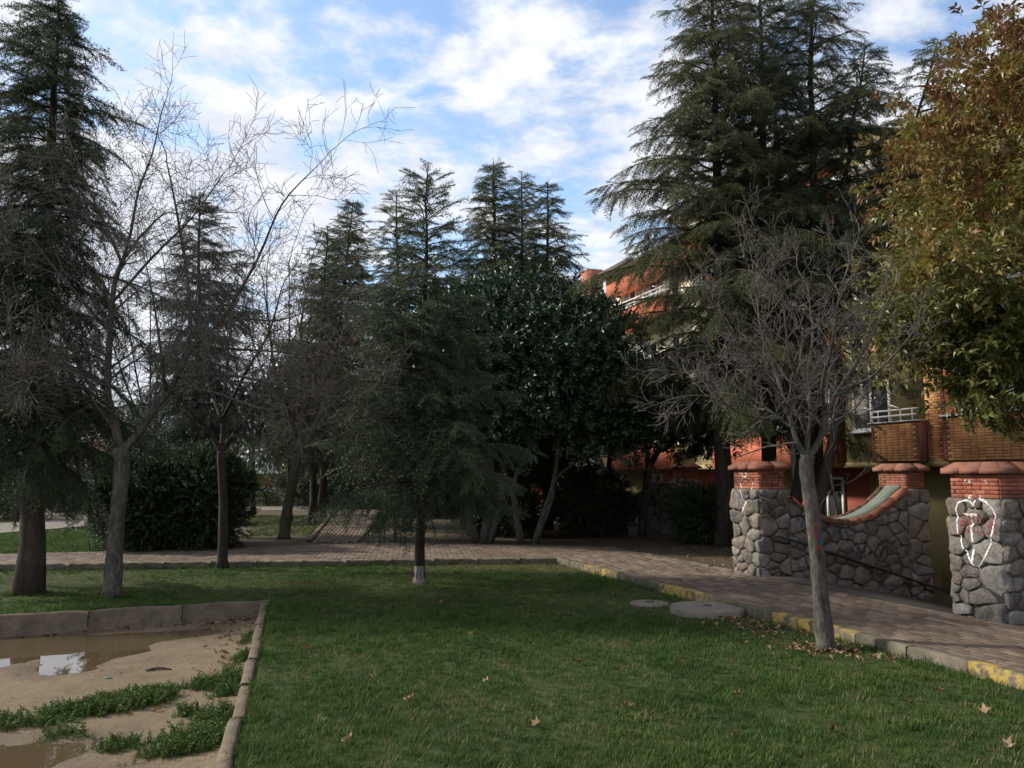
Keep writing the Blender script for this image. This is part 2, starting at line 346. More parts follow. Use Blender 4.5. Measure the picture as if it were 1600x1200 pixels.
# --- scattering of small meshes over points (the crown, grass or litter object owns what it shows)
NG = {}
def scatter_group(key, srcs):
    if key in NG: return NG[key]
    ng = bpy.data.node_groups.new('scatter_' + key, 'GeometryNodeTree')
    ng.interface.new_socket('Geometry', in_out='INPUT', socket_type='NodeSocketGeometry'); ng.interface.new_socket('Geometry', in_out='OUTPUT', socket_type='NodeSocketGeometry')
    N, L = ng.nodes, ng.links; gi = N.new('NodeGroupInput'); go = N.new('NodeGroupOutput'); ip = N.new('GeometryNodeInstanceOnPoints')
    jn = N.new('GeometryNodeJoinGeometry')
    for o in srcs:
        oi = N.new('GeometryNodeObjectInfo'); oi.inputs['Object'].default_value = o; g2 = N.new('GeometryNodeGeometryToInstance')
        L.new(oi.outputs['Geometry'], g2.inputs[0]); L.new(g2.outputs[0], jn.inputs[0])
    L.new(gi.outputs[0], ip.inputs['Points']); L.new(jn.outputs[0], ip.inputs['Instance']); ip.inputs['Pick Instance'].default_value = True
    for nm, ty, sk in (('rot', 'FLOAT_VECTOR', 'Rotation'), ('scl', 'FLOAT', 'Scale'), ('pick', 'INT', 'Instance Index')):
        a = N.new('GeometryNodeInputNamedAttribute'); a.data_type = ty; a.inputs[0].default_value = nm
        L.new([q for q in a.outputs if q.enabled and q.name == 'Attribute'][0], ip.inputs[sk])
    L.new(ip.outputs[0], go.inputs[0]); NG[key] = ng; return ng
def scatter(name, key, srcs, pos, rot, scl, parent=None, seed=0):
    pos = np.asarray(pos, float); n = len(pos); org = ORI[parent] if parent is not None else (0, 0, 0)
    me = bpy.data.meshes.new(name); me.vertices.add(n); me.vertices.foreach_set('co', (pos - np.asarray(org)).astype(np.float32).ravel())
    a = me.attributes.new('rot', 'FLOAT_VECTOR', 'POINT'); a.data.foreach_set('vector', np.asarray(rot, np.float32).ravel())
    a = me.attributes.new('scl', 'FLOAT', 'POINT'); a.data.foreach_set('value', np.asarray(scl, np.float32).ravel())
    a = me.attributes.new('pick', 'INT', 'POINT'); a.data.foreach_set('value', np.random.RandomState(seed + 3).randint(0, len(srcs), n).astype(np.int32))
    me.update(); o = bpy.data.objects.new(name, me); COL.objects.link(o); o['kind'] = 'stuff'; ORI[o] = tuple(org)
    if parent is not None: o.parent = parent
    md = o.modifiers.new('scatter', 'NODES'); md.node_group = scatter_group(key, srcs); return o
def eul(ax, roll, rng=None):
    """XYZ eulers that lay local x along ax with local z near up, rolled about x"""
    ax = ax / (np.linalg.norm(ax, axis=1)[:, None] + 1e-9); up = np.array([0, 0, 1.])
    y = np.cross(up, ax); ln = np.linalg.norm(y, axis=1); bad = ln < 1e-3; y[bad] = (0, 1, 0); y /= np.linalg.norm(y, axis=1)[:, None]
    z = np.cross(ax, y); c, s = np.cos(roll)[:, None], np.sin(roll)[:, None]; y, z = y * c + z * s, z * c - y * s
    return np.stack([np.arctan2(y[:, 2], z[:, 2]), np.arcsin(np.clip(-ax[:, 2], -1, 1)), np.arctan2(ax[:, 1], ax[:, 0])], 1)
def source(mb, name, mat):          # a sprig kept out of the scene; only the scatter nodes use it
    return bpy.data.objects.new(name, mb.mesh(name, mat))
# ------------------------------------------------------------------ sprigs
def sprig_needle(seed, mat, name):
    rg = np.random.RandomState(seed); m = MB(); Lx = .30
    def shoot(p, d, l, nn, w=.0072):
        for i in range(nn):
            t = (i + rg.rand()) / nn; q = p + d * l * t; a = rg.normal(size=3); a -= d * (a @ d) * .55; a /= np.linalg.norm(a); a = a + d * .55; a /= np.linalg.norm(a)
            sd = np.cross(a, rg.normal(size=3)); sd /= np.linalg.norm(sd) + 1e-9; ln = rg.uniform(.026, .042)
            m.add([q - sd * w / 2, q + sd * w / 2, q + a * ln], [(0, 1, 2)])
    stem = np.array([[t * Lx, 0, -.05 * t * t] for t in np.linspace(0, 1, 5)]); m.tube(stem, np.linspace(.0045, .0015, 5), 3, False)
    for i in range(4): shoot(stem[i], (stem[i + 1] - stem[i]) / np.linalg.norm(stem[i + 1] - stem[i]), Lx / 4, 11)
    for i in range(9):
        t = .08 + .82 * i / 8; p = np.array([t * Lx, 0, -.05 * t * t]); s = 1 if i % 2 else -1
        d = np.array([math.cos(.95), s * math.sin(.95), rg.uniform(-.35, .15)]); d /= np.linalg.norm(d); l = (.125 * (1 - .6 * t)) * rg.uniform(.7, 1.15)
        shoot(p, d, l, 13)
    return source(m, name, mat)
def leaf_geo(m, p, d, up, l, w, fold=.25, droop=.2):
    d = d / np.linalg.norm(d); s = np.cross(d, up); s /= np.linalg.norm(s) + 1e-9; nn = np.cross(s, d)
    mid = p + d * l * .5 + nn * l * .06; tip = p + d * l - nn * l * droop
    m.add([p, mid + s * w / 2 + nn * w * fold, mid, mid - s * w / 2 + nn * w * fold, tip], [(0, 2, 1), (0, 3, 2), (2, 4, 1), (3, 4, 2)])
def sprig_leaf(seed, mat, name, n, L, W, stem, spread=.9, droop=.2, cluster=0.):
    rg = np.random.RandomState(seed); m = MB()
    m.tube([(0, 0, 0), (stem * .5, 0, .01), (stem, 0, 0)], [.004, .003, .002], 3, False)
    for i in range(n):
        t = cluster + (1 - cluster) * (i + .6) / n; az = i * 2.4 + rg.uniform(-.4, .4)
        d = np.array([1 - spread * .55, math.cos(az) * spread, math.sin(az) * spread]) + rg.normal(size=3) * .15
        leaf_geo(m, np.array([t * stem, 0, 0]), d, np.array([0, 0, 1.]) + rg.normal(size=3) * .35, L * rg.uniform(.7, 1.15), W * rg.uniform(.8, 1.15), .2, droop)
    return source(m, name, mat)
def tuft(seed, n, h, w, mat, name, spread=.045, lean=.5):
    rg = np.random.RandomState(seed); m = MB()
    for i in range(n):
        a = rg.uniform(0, 6.28); r = spread * math.sqrt(rg.rand()); b = np.array([r * math.cos(a), r * math.sin(a), -.005]); hh = h * rg.uniform(.5, 1.2)
        o = rg.uniform(0, 6.28); d = np.array([math.cos(o), math.sin(o), 0]) * rg.uniform(.1, 1.) * lean; s = np.array([-d[1], d[0], 0]); s /= np.linalg.norm(s) + 1e-9
        p1 = b + np.array([0, 0, hh * .55]) + d * hh * .3; p2 = b + np.array([0, 0, hh * .85]) + d * hh
        m.add([b - s * w / 2, b + s * w / 2, p1 + s * w * .4, p1 - s * w * .4, p2], [(0, 1, 2, 3), (3, 2, 4)])
    return source(m, name, mat)
SP = {}
for k, mt in (('green', 'needle'), ('olive', 'needle_olive'), ('blue', 'needle_blue')):
    SP[k] = [sprig_needle(10 + i, mt, 'needle_sprig') for i in range(2)]
SP['magnolia'] = [sprig_leaf(20 + i, 'magnolia_leaf', 'leaf_sprig', 10, .135, .055, .22, .8, .2, .2) for i in range(2)]
SP['box'] = [sprig_leaf(30 + i, 'box_leaf', 'leaf_sprig', 26, .042, .022, .20, .8, .1) for i in range(2)]
SP['purple'] = [sprig_leaf(34 + i, 'purple_leaf', 'leaf_sprig', 20, .045, .02, .22, .8, .1) for i in range(2)]
SP['olive_leaf'] = [sprig_leaf(40 + i, 'olive_leaf', 'leaf_sprig', 9, .125, .042, .17, .85, .35, .15) for i in range(3)]
SP['grass'] = [tuft(50 + i, 15, .052, .0045, 'grass_blade', 'grass_tuft', .05, .85) for i in range(3)]
SP['grass_long'] = [tuft(55 + i, 14, .10, .006, 'grass_blade', 'grass_tuft', .06, .7) for i in range(2)]
SP['drygrass'] = [tuft(60 + i, 9, .045, .0045, 'dry_grass', 'grass_tuft', .06, 1.1) for i in range(2)]
SP['weed'] = [sprig_leaf(70 + i, 'weed_leaf', 'weed_sprig', 16, .026, .009, .085, .8, .15) for i in range(2)]
def litter_src(seed, l=.075, w=.045):
    m = MB(); leaf_geo(m, np.array([-l / 2, 0, .006]), np.array([1., 0, 0]), np.array([0, 0, 1.]), l, w, .35 + .1 * seed, -.15); return source(m, 'fallen_leaf', 'dry_leaf')
SP['litter'] = [litter_src(i) for i in range(3)]
SP['brown_leaf'] = [sprig_leaf(80, 'dry_leaf', 'leaf_sprig', 4, .05, .03, .08, .9, .4)]

# ------------------------------------------------------------------ setting: ground
def build_ground():
    Sl = np.unique(np.concatenate([[-400, -200, -110, -70], np.arange(-50, -12, 1.5), [-11.12, -11.1, -10.45, -10.43, -7.07, -7.05, -6.4], np.arange(-6, 12, 1.5), [25, 60, 150, 400]]))
    Dl = np.unique(np.concatenate([[-400, -200, -100, -60], np.arange(-40, 7, 1.5), [7.5, 7.56, 9, 10.9, 11.0, 11.03, 12, 14, 20, 40, 100, 250, 400]]))
    SS, DD = np.meshgrid(Sl, Dl); X = SS * U[0] + DD * V[0]; Y = SS * U[1] + DD * V[1]
    front = (Y < 15.6 + .1 * X) & (DD < 6.4)
    Z = np.where(front, -.55, .075)
    Z = np.where(DD >= 11.03, -1.2, Z)
    notch = (SS > -10.44) & (SS < -7.06) & (DD > 7.55); Z = np.where(notch, np.where(DD >= 10.9, -1.2, -1.6), Z)
    n, m_ = SS.shape; mb = MB()
    mb.add(np.stack([X, Y, Z], -1).reshape(-1, 3), [(i * m_ + j, (i + 1) * m_ + j, (i + 1) * m_ + j + 1, i * m_ + j + 1)[::-1] for i in range(n - 1) for j in range(m_ - 1)])
    structure('ground', mb, 'soil')
build_ground()
PIT0 = G(420, 942)[:2]; PITS = G(365, 1200)[:2]; PITL = G(0, 965)[:2]
ds = (PITS - PIT0) / np.linalg.norm(PITS - PIT0); dl = (PITL - PIT0) / np.linalg.norm(PITL - PIT0)
PE_S = PIT0 + ds * 11; PE_L = PIT0 + dl * 9
KB = SD(-13.85, 5.77)[:2]                               # where the two paths' near kerbs meet
NL = G(0, 882, .1)[:2]; NL2 = KB + (NL - KB) * 2.0
def flat_poly(pts, z):
    import mathutils.geometry as mg
    tri = mg.tessellate_polygon([[Vector((p[0], p[1], 0)) for p in pts]]); m = MB(); fs = []
    for t in tri:
        a, b, c = [np.array(pts[i][:2]) for i in t]; e1, e2 = b - a, c - a
        fs.append(t if e1[0] * e2[1] - e1[1] * e2[0] > 0 else t[::-1])
    m.add([(p[0], p[1], z) for p in pts], fs); return m
LAWN = [PE_S, PIT0, PE_L, (PE_L[0] - 6, PE_L[1]), NL2, KB, SD(12, 5.77)[:2], SD(12, -1)[:2]]
structure('lawn', flat_poly(LAWN, .0), 'lawn')

# ------------------------------------------------------------------ paths
PAVER = block_mesh('paver', .192, .094, .05, .006, 'paver')
def pave(path, origin, dirx, x0, x1, y0, y1, z, clip, limit, l=.2, w=.1):
    o = np.array(origin[:2]); dx = np.array(dirx[:2]); dy = np.array([-dx[1], dx[0]]); rz = math.atan2(dx[1], dx[0]); rg = random.Random(11); trs = []
    ny = int((y1 - y0) / w); nx = int((x1 - x0) / l) + 1
    for j in range(ny):
        for i in range(nx):
            a = x0 + (i + (.5 if j % 2 else 0.)) * l; b = y0 + (j + .5) * w; p = o + dx * a + dy * b
            if clip is not None and not bool(in_poly(p[0], p[1], clip)): continue
            dz = rg.uniform(-.003, .003) + .006 * math.sin(a * 1.3) * math.sin(b * 2.1)
            trs.append(((p[0], p[1], z - .05 + dz), rz + rg.uniform(-.012, .012), rg.uniform(-.012, .012), rg.uniform(-.012, .012), None))
    pieces_or_stuff('paver', 'paving', PAVER, path, trs, 'paver', limit, key=lambda t: abs(t[0][1] - 8.5) + .6 * max(0, 5.5 - t[0][1]) * 3 + (50 if abs(t[0][0]) > t[0][1] * .64 else 0))
def slab(name, poly, z0, z1, mat):
    m = flat_poly(poly, z1); n = len(poly)
    m.add([(p[0], p[1], z0) for p in poly] + [(p[0], p[1], z1 - .001) for p in poly], [(i, (i + 1) % n, n + (i + 1) % n, n + i) for i in range(n)]); return structure(name, m, mat)
FC = SD(-15.6, 7.55)[:2]                                # far inner corner
FL = G(0, 866, .1)[:2]; FM = G(600, 848, .1)[:2]; FL2 = FM + (FL - FM) * 2.0
P_R = [KB, SD(8, 5.77)[:2], SD(8, 7.55)[:2], FC]
P_M = [KB, FC, FM, FL2, NL2]
p_r = slab('path_beside_gate', P_R, -.3, .075, 'paver_bed'); pave(p_r, SD(0, 5.77), U, -17, 8, 0, 1.78, .1, P_R, 300)
p_m = slab('path_across_park', P_M, -.3, .074, 'paver_bed')
dm = (KB - NL2) / np.linalg.norm(KB - NL2); pave(p_m, NL2, dm, 0, np.linalg.norm(KB - NL2) + 4, .0, 6, .1, P_M, 0)
E0, E1 = G(487, 846, .1)[:2], G(608, 846, .1)[:2]; E2, E3 = G(528, 797, .06)[:2], G(610, 797, .06)[:2]
P_B = [E0, E1 + np.array([0, .05]), E3, E2]
p_b = slab('path_to_the_back', P_B, -.3, .082, 'paver_bed')
d2 = (E3 - E1) / np.linalg.norm(E3 - E1); o2 = E1 + np.array([d2[1], -d2[0]]) * .3
pave(p_b, o2, d2, -1, 20, 0, 5, .104, P_B, 300)
q0 = [G(330, 798, .06)[:2], G(720, 797, .06)[:2], G(720, 789, .06)[:2], G(330, 790, .06)[:2]]
slab('path_behind_trees', q0, -.2, .081, 'manhole_concrete')
q1 = [G(-160, 848, .06)[:2], G(172, 821, .06)[:2], G(172, 809, .06)[:2], G(-160, 829, .06)[:2]]
slab('sunlit_path', q1, -.2, .10, 'manhole_concrete')
q2 = [G(-160, 822, .06)[:2], G(60, 807, .06)[:2], G(400, 783, .06)[:2], G(400, 778, .06)[:2], G(60, 796, .06)[:2], G(-160, 806, .06)[:2]]
slab('sunlit_path_farther', q2, -.2, .083, 'manhole_concrete')
BL = [G(-200, 872, .08)[:2], G(182, 862, .08)[:2], G(180, 822, .08)[:2], G(-200, 850, .08)[:2]]
structure('back_lawn', flat_poly(BL, .084), 'lawn')
BL2 = [G(390, 838, .08)[:2], G(485, 838, .08)[:2], G(520, 806, .08)[:2], G(380, 806, .08)[:2]]
BL3 = [G(-160, 806, .08)[:2], G(420, 777, .08)[:2], G(420, 771, .08)[:2], G(-160, 790, .08)[:2]]
structure('far_lawn', flat_poly(BL3, .082), 'lawn')

# ------------------------------------------------------------------ kerbs
def kerb_line(name, a, b, length, thick, z0, z1, mats, seed, side=1.):
    """a structure of single kerb stones set end to end; the bed below it is the parent mesh"""
    a = np.array(a[:2], float); b = np.array(b[:2], float); d = b - a; L = np.linalg.norm(d); d /= L; nrm = np.array([-d[1], d[0]]) * side; rg = random.Random(seed)
    bed = MB(); c = [a + nrm * .01, b + nrm * .01, b + nrm * (thick - .01), a + nrm * (thick - .01)]
    if np.cross(c[1] - c[0], c[2] - c[0]) < 0: c = c[::-1]
    bed.add([(*q, z0 - .1) for q in c] + [(*q, z0 + (z1 - z0) * .6) for q in c], [(4, 5, 6, 7), (0, 1, 5, 4), (1, 2, 6, 5), (2, 3, 7, 6), (3, 0, 4, 7)])
    ko = structure(name, bed, 'kerb_concrete'); n = max(1, int(round(L / length))); l = L / n; cache = {}
    for i in range(n):
        mt = mats(i, n, rg) if callable(mats) else mats
        v = rg.randint(0, 2)
        if (mt, v) not in cache:
            r2 = np.random.RandomState(v * 7 + len(mt)); m = MB(); nx = 7; xs = np.linspace(-l / 2 + .004, l / 2 - .004, nx); ch = .014; vs = []; fs = []
            prof = [(-thick / 2, 0), (-thick / 2, z1 - z0 - ch), (-thick / 2 + ch, z1 - z0), (thick / 2 - ch, z1 - z0), (thick / 2, z1 - z0 - ch), (thick / 2, 0)]
            for k, x in enumerate(xs):
                chip = r2.uniform(0, .012) if r2.rand() < .4 or k in (0, nx - 1) else 0.
                for (py, pz) in prof: vs.append((x, py * (1 - .3 * chip), pz - (chip if pz > .05 else 0) + r2.uniform(-.0015, .0015)))
            for k in range(nx - 1):
                for j in range(5): fs.append((k * 6 + j, (k + 1) * 6 + j, (k + 1) * 6 + j + 1, k * 6 + j + 1))
            fs += [tuple(range(5, -1, -1)), tuple((nx - 1) * 6 + j for j in range(6))]
            m.add(vs, [f[::-1] for f in fs]); cache[(mt, v)] = m.mesh('kerb_stone', mt)
        p = a + d * l * (i + .5) + nrm * thick / 2
        piece('kerb_stone', cache[(mt, v)], ko, (p[0], p[1], z0 + rg.uniform(-.006, .006)), math.atan2(d[1], d[0]) + rg.uniform(-.008, .008), rg.uniform(-.03, .03), rg.uniform(-.004, .004))
    return ko
def yel(i, n, rg):                      # paint survives on every second pair of stones
    return 'kerb_yellow' if (i // 2) % 2 == 1 else 'kerb_concrete'
kerb_line('kerb_beside_gate_path', SD(-13.85, 5.77), SD(6, 5.77), .62, .12, -.06, .112, yel, 1, -1.)
kerb_line('kerb_across_park', KB, NL2, .75, .12, -.06, .112, 'kerb_concrete', 2, 1.)
kerb_line('kerb_of_back_path', E0, E2, .8, .12, .0, .15, 'pit_kerb', 3, 1.)
kerb_line('kerb_of_back_path_right', E1, E3, .8, .12, .0, .15, 'pit_kerb', 4, -1.)
kerb_line('kerb_of_gate_path_inner', SD(-15.6, 7.55), SD(-11.2, 7.55), .62, .1, -.05, .105, 'kerb_concrete', 8, 1.)
kerb_line('sandpit_kerb', PIT0 - ds * .085, PE_S, .85, .085, -.4, .035, 'pit_kerb', 5, -1.)
kerb_line('sandpit_kerb_back', PIT0, PE_L, .95, .105, -.4, .04, 'pit_kerb', 6, 1.)

# ------------------------------------------------------------------ sandpit
SZ = -.2
POOL1 = [G(x, y, SZ)[:2] for x, y in [(-260, 990), (0, 986), (60, 988), (200, 989), (330, 980), (352, 986), (300, 996), (240, 1004), (232, 1016), (170, 1030), (140, 1046), (95, 1056), (66, 1053), (60, 1032), (20, 1040), (-60, 1052), (-260, 1060)]]
POOL2 = [G(x, y, SZ)[:2] for x, y in [(-300, 1172), (0, 1168), (60, 1162), (120, 1161), (150, 1166), (130, 1180), (90, 1194), (60, 1215), (-100, 1290), (-300, 1320)]]
def build_sand():
    a0 = PIT0 - .05 * ds; na, nb = 200, 170; A = np.linspace(0, 10.5, na); B = np.linspace(0, 8.6, nb); AA, BB = np.meshgrid(A, B, indexing='ij')
    X = a0[0] + ds[0] * AA + dl[0] * BB; Y = a0[1] + ds[1] * AA + dl[1] * BB
    s = np.minimum(sdist(X, Y, POOL1), sdist(X, Y, POOL2)) + .05 * wob(X, Y, 5, 3) + .03 * wob(X, Y, 14, 8)
    Z = SZ + np.clip(s * .07, -.035, .022) + .03 * np.clip((s - .25) / 1.2, 0, 1) + .006 * wob(X, Y, 3.5, 1) + .0025 * wob(X, Y, 22, 2)
    Z += .05 * np.exp(-BB / .16) + .03 * np.exp(-AA / .2)
    m = MB(); m.add(np.stack([X, Y, Z], -1).reshape(-1, 3), [(i * nb + j, i * nb + j + 1, (i + 1) * nb + j + 1, (i + 1) * nb + j) for i in range(na - 1) for j in range(nb - 1)])
    o = structure('sandpit', m, 'sand', True)
    me = o.data
    if me.polygons[0].normal.z < 0: me.flip_normals()
    def zat(x, y):
        p = np.array([x, y]) - a0; M = np.linalg.inv(np.array([ds, dl]).T); q = M @ p
        return float(Z[int(np.clip(round(q[0] / 10.5 * (na - 1)), 0, na - 1)), int(np.clip(round(q[1] / 8.6 * (nb - 1)), 0, nb - 1))])
    return zat
SANDZ = build_sand()
for nm, pl in (('puddle_by_kerb', POOL1), ('puddle_in_front', POOL2)):
    c = np.mean(pl, 0); e = [np.array(p) + (np.array(p) - c) / np.linalg.norm(np.array(p) - c) * .25 for p in pl]
    if nm == 'puddle_by_kerb': e = [p if p[1] < 9.9 else p for p in e]
    structure(nm, flat_poly(e, SZ + .001), 'water')
# ------------------------------------------------------------------ rubble walls
def clip_half(poly, p, n):
    out = []
    for i in range(len(poly)):
        a, b = poly[i], poly[(i + 1) % len(poly)]; da, db = (a - p) @ n, (b - p) @ n
        if da <= 0: out.append(a)
        if (da < 0 < db) or (db < 0 < da): out.append(a + (b - a) * da / (da - db))
    return out
def rubble_cells(w, h, size, seed, asp=1.25):
    rg = np.random.RandomState(seed); n = max(3, int(w * h / (size * size))); pts = rg.rand(n, 2) * (w, h)
    sq = np.array([1., asp])
    for it in range(4):
        cells = []
        for i in range(n):
            pl = [np.array(q, float) for q in ((0, 0), (w, 0), (w, h), (0, h))]
            for j in range(n):
                if i == j: continue
                e = (pts[j] - pts[i]) * sq * sq
                if np.linalg.norm(pts[j] - pts[i]) > size * 4: continue
                pl = clip_half(pl, (pts[i] + pts[j]) / 2, e / (np.linalg.norm(e) + 1e-9))
                if len(pl) < 3: break
            cells.append(pl)
        if it < 1: pts = np.array([np.mean(c, 0) if len(c) > 2 else pts[k] for k, c in enumerate(cells)])
    return [c for c in cells if len(c) > 2]
def rubble(parent, org, ax, ay, nrm, w, h, size, seed, topf=None, bulge=.028, keep=None):
    """single stones on a face: org + ax*x + ay*y, bulging along nrm"""
    rg = np.random.RandomState(seed + 1); k = 0
    for c in rubble_cells(w, h, size, seed):
        c = np.array(c)
        if topf is not None:
            c[:, 1] = np.minimum(c[:, 1], topf(c[:, 0]))
            if c[:, 1].max() - c[:, 1].min() < .03: continue
        ctr = c.mean(0)
        if keep and not keep(ctr): continue
        e = c - ctr; r = np.linalg.norm(e, axis=1)
        if r.max() < .03: continue
        # round the outline: corners cut, edges given an uneven mid point
        ring = []
        for i in range(len(e)):
            a, b = e[i], e[(i + 1) % len(e)]
            if np.linalg.norm(b - a) < .02: continue
            ring += [a * .84 + b * .16, (a * .5 + b * .5) * rg.uniform(.93, 1.02), a * .16 + b * .84]
        ring = np.array(ring); 
        if len(ring) < 5: continue
        ring *= np.maximum(.6, 1 - .009 / (np.linalg.norm(ring, axis=1)[:, None] + 1e-6)); n = len(ring)
        hb = bulge * rg.uniform(.5, 1.25) * min(1, r.max() / .16); tilt = rg.uniform(-.25, .25, 2)
        def lay(s, z, j): return [ctr + q * s + rg.uniform(-j, j, 2) for q in ring], [z + (q @ tilt) * s * (z > .005) + rg.uniform(-j, j) for q in ring]
        vs = []
        for s, z, j in ((1., -.03, 0.), (.975, hb * .55, .004), (.86, hb * .95, .006)):
            pp, zz = lay(s, z, j); vs += [org + ax * p[0] + ay * p[1] + nrm * max(-.03, q) for p, q in zip(pp, zz)]
        vs.append(org + ax * ctr[0] + ay * ctr[1] + nrm * (hb * rg.uniform(.75, 1.3)))
        fs = [(l * n + i, l * n + (i + 1) % n, (l + 1) * n + (i + 1) % n, (l + 1) * n + i) for l in range(2) for i in range(n)] + [(2 * n + i, 2 * n + (i + 1) % n, 3 * n) for i in range(n)]
        nf = np.cross(ax, ay) @ nrm
        m = MB(); m.add(vs, fs if nf > 0 else [f[::-1] for f in fs]); m.build('stone', 'stone', parent); k += 1
u3, v3, z3 = np.array([*U, 0.]), np.array([*V, 0.]), np.array([0, 0, 1.])
BRK = block_mesh('brick', .2, .040, .055, .004, 'red_brick')   # laid on a face: x along, y up (rotated), z out
def face_bricks(parent, org, ax, nrm, w, z0, z1, mesh, l, h, limit=300, proud=0.):
    """running bond on a vertical face"""
    ang = math.atan2(-ax[1], -ax[0]); trs = []; rg = random.Random(3); nr = int(round((z1 - z0) / h))
    for r in range(nr):
        x = (-.5 * l if r % 2 else 0.)
        while x < w - .01:
            a, b = max(0, x), min(w, x + l)
            if b - a > .02:
                p = org + ax * (a + b) / 2 + z3 * (z0 + (r + .5) * h - org[2]) + nrm * (proud + rg.uniform(-.003, .003))
                trs.append(((p[0], p[1], p[2]), ang, math.pi / 2, 0., ((b - a - .006) / .194, 1, 1)))
            x += l
    return trs
def brick_face_mesh(name, l, h, t, mat):
    m = MB(); a, b, c = l / 2, h / 2, .004
    m.add([(-a, -b, -.02), (a, -b, -.02), (a, b, -.02), (-a, b, -.02), (-a, -b, t - c), (a, -b, t - c), (a, b, t - c), (-a, b, t - c), (-a + c, -b + c, t), (a - c, -b + c, t), (a - c, b - c, t), (-a + c, b - c, t)],
          [(0, 1, 5, 4), (1, 2, 6, 5), (2, 3, 7, 6), (3, 0, 4, 7), (4, 5, 9, 8), (5, 6, 10, 9), (6, 7, 11, 10), (7, 4, 8, 11), (8, 9, 10, 11)])
    return m.mesh(name, mat)
RB = brick_face_mesh('brick', .194, .037, .010, 'red_brick')
OB = brick_face_mesh('brick', .194, .058, .005, 'orange_brick')
BB_ = brick_face_mesh('quoin_brick', .194, .058, .006, 'brown_brick')
def faces_of(S0, S1, D0, D1, which):
    f = {'-D': (SD(S1, D0), -u3, -v3, S1 - S0), '+S': (SD(S1, D1), -v3, u3, D1 - D0), '+D': (SD(S0, D1), u3, v3, S1 - S0), '-S': (SD(S0, D0), v3, -u3, D1 - D0)}
    return [f[k] for k in which]
def pillar(label, S0, S1, D0, D1, zb, zs, zc, zt, seed, faces=('-D', '+S', '-S', '+D'), size=.2):
    """stone shaft zb..zs, brick zs..zc, sloped cap zc..zt"""
    t = thing('gate_pillar', label, 'pillar', SD((S0 + S1) / 2, (D0 + D1) / 2, zb), 'stone and brick gate pillars')
    m = MB(); m.sdbox(S0 + .012, S1 - .012, D0 + .012, D1 - .012, zb - .3, zs); m.build('mortar_core', 'mortar', t)
    m = MB(); m.sdbox(S0 + .04, S1 - .04, D0 + .04, D1 - .04, zs - .02, zc + .01); m.build('brick_core', 'red_joint', t)
    trs = []
    for k, (o, ax, nr, w) in enumerate(faces_of(S0, S1, D0, D1, faces)):
        rubble(t, np.array([o[0], o[1], zb - .12]), ax, z3, nr, w, zs - zb + .12, size, seed + k * 11)
    for k, (o, ax, nr, w) in enumerate(faces_of(S0 + .035, S1 - .035, D0 + .035, D1 - .035, faces)):
        trs += face_bricks(t, np.array([o[0], o[1], zs]), ax, nr, w, zs, zc, RB, .215, .0425)
    pieces_or_stuff('brick', 'brickwork', RB, t, trs, 'red_brick')
    # cap: an edge course of cap bricks and sloping pieces above it
    a, b, c, d = S0 - .035, S1 + .035, D0 - .035, D1 + .035; zi = zc + .06; zt = zc + .125
    m = MB(); m.sdbox(a + .02, b - .02, c + .02, d - .02, zc, zi - .004); m.build('cap_core', 'red_joint', t)
    for (o, ax, nr, w) in faces_of(a, b, c, d, ('-D', '+S', '-S', '+D')):
        n = max(2, int(round(w / .24))); ins = .10
        for i in range(n):
            x0, x1 = w * i / n, w * (i + 1) / n; g = .003
            p = lambda x, q, z: np.array([o[0], o[1], 0]) + ax * x - nr * q + z3 * z
            e0 = .03 if i == 0 else 0.; e1 = .03 if i == n - 1 else 0.
            m = MB(); lo = [p(x0 + g, 0, zc), p(x1 - g, 0, zc), p(x1 - g, .1, zc), p(x0 + g, .1, zc)]
            hi = [p(x0 + g, 0, zi), p(x1 - g, 0, zi), p(x1 - g - (.1 if i == n - 1 else 0), .1, zi), p(x0 + g + (.1 if i == 0 else 0), .1, zi)]
            m.add(lo + hi, [(0, 3, 2, 1), (4, 5, 6, 7), (0, 1, 5, 4), (1, 2, 6, 5), (2, 3, 7, 6), (3, 0, 4, 7)])
            xa = lambda x: ins + (w - 2 * ins) * x / w
            q = [p(x0 + g + .012 * (i == 0), .012, zi + .001), p(x1 - g - .012 * (i == n - 1), .012, zi + .001), p(xa(x1) - g, ins, zt), p(xa(x0) + g, ins, zt), p(xa(x1) - g, ins, zi), p(xa(x0) + g, ins, zi)]
            m.add(q, [(0, 1, 2, 3), (1, 4, 2), (5, 0, 3)])
            m.build('cap_brick', 'cap_brick', t)
    m = MB(); m.sdbox(a + .10, b - .10, c + .10, d - .10, zi - .02, zt - .002); m.build('cap_top', 'cap_brick', t)
    return t
PZ = .1
D0 = 7.56
pA = pillar('sunlit gate pillar with a white Y sprayed on it, shrub beside its base', -11.14, -10.43, D0, D0 + .52, PZ, 1.37, 1.66, 1.79, 100)
pB = pillar('gate pillar with a white heart sprayed on its stones', -7.05, -6.38, D0, D0 + .52, PZ, 1.34, 1.60, 1.725, 200)
pC = pillar('gate pillar at the lower end of the curved stair wall', -11.08, -10.43, 10.36, 10.80, -1.2, 1.36, 1.64, 1.76, 300, ('-D', '+S'))
pE = pillar('far gate pillar rising behind the humped stone wall', -20.6, -19.9, 12.0, 12.5, -1.2, 1.45, 1.74, 1.88, 400, ('-D', '+S'))

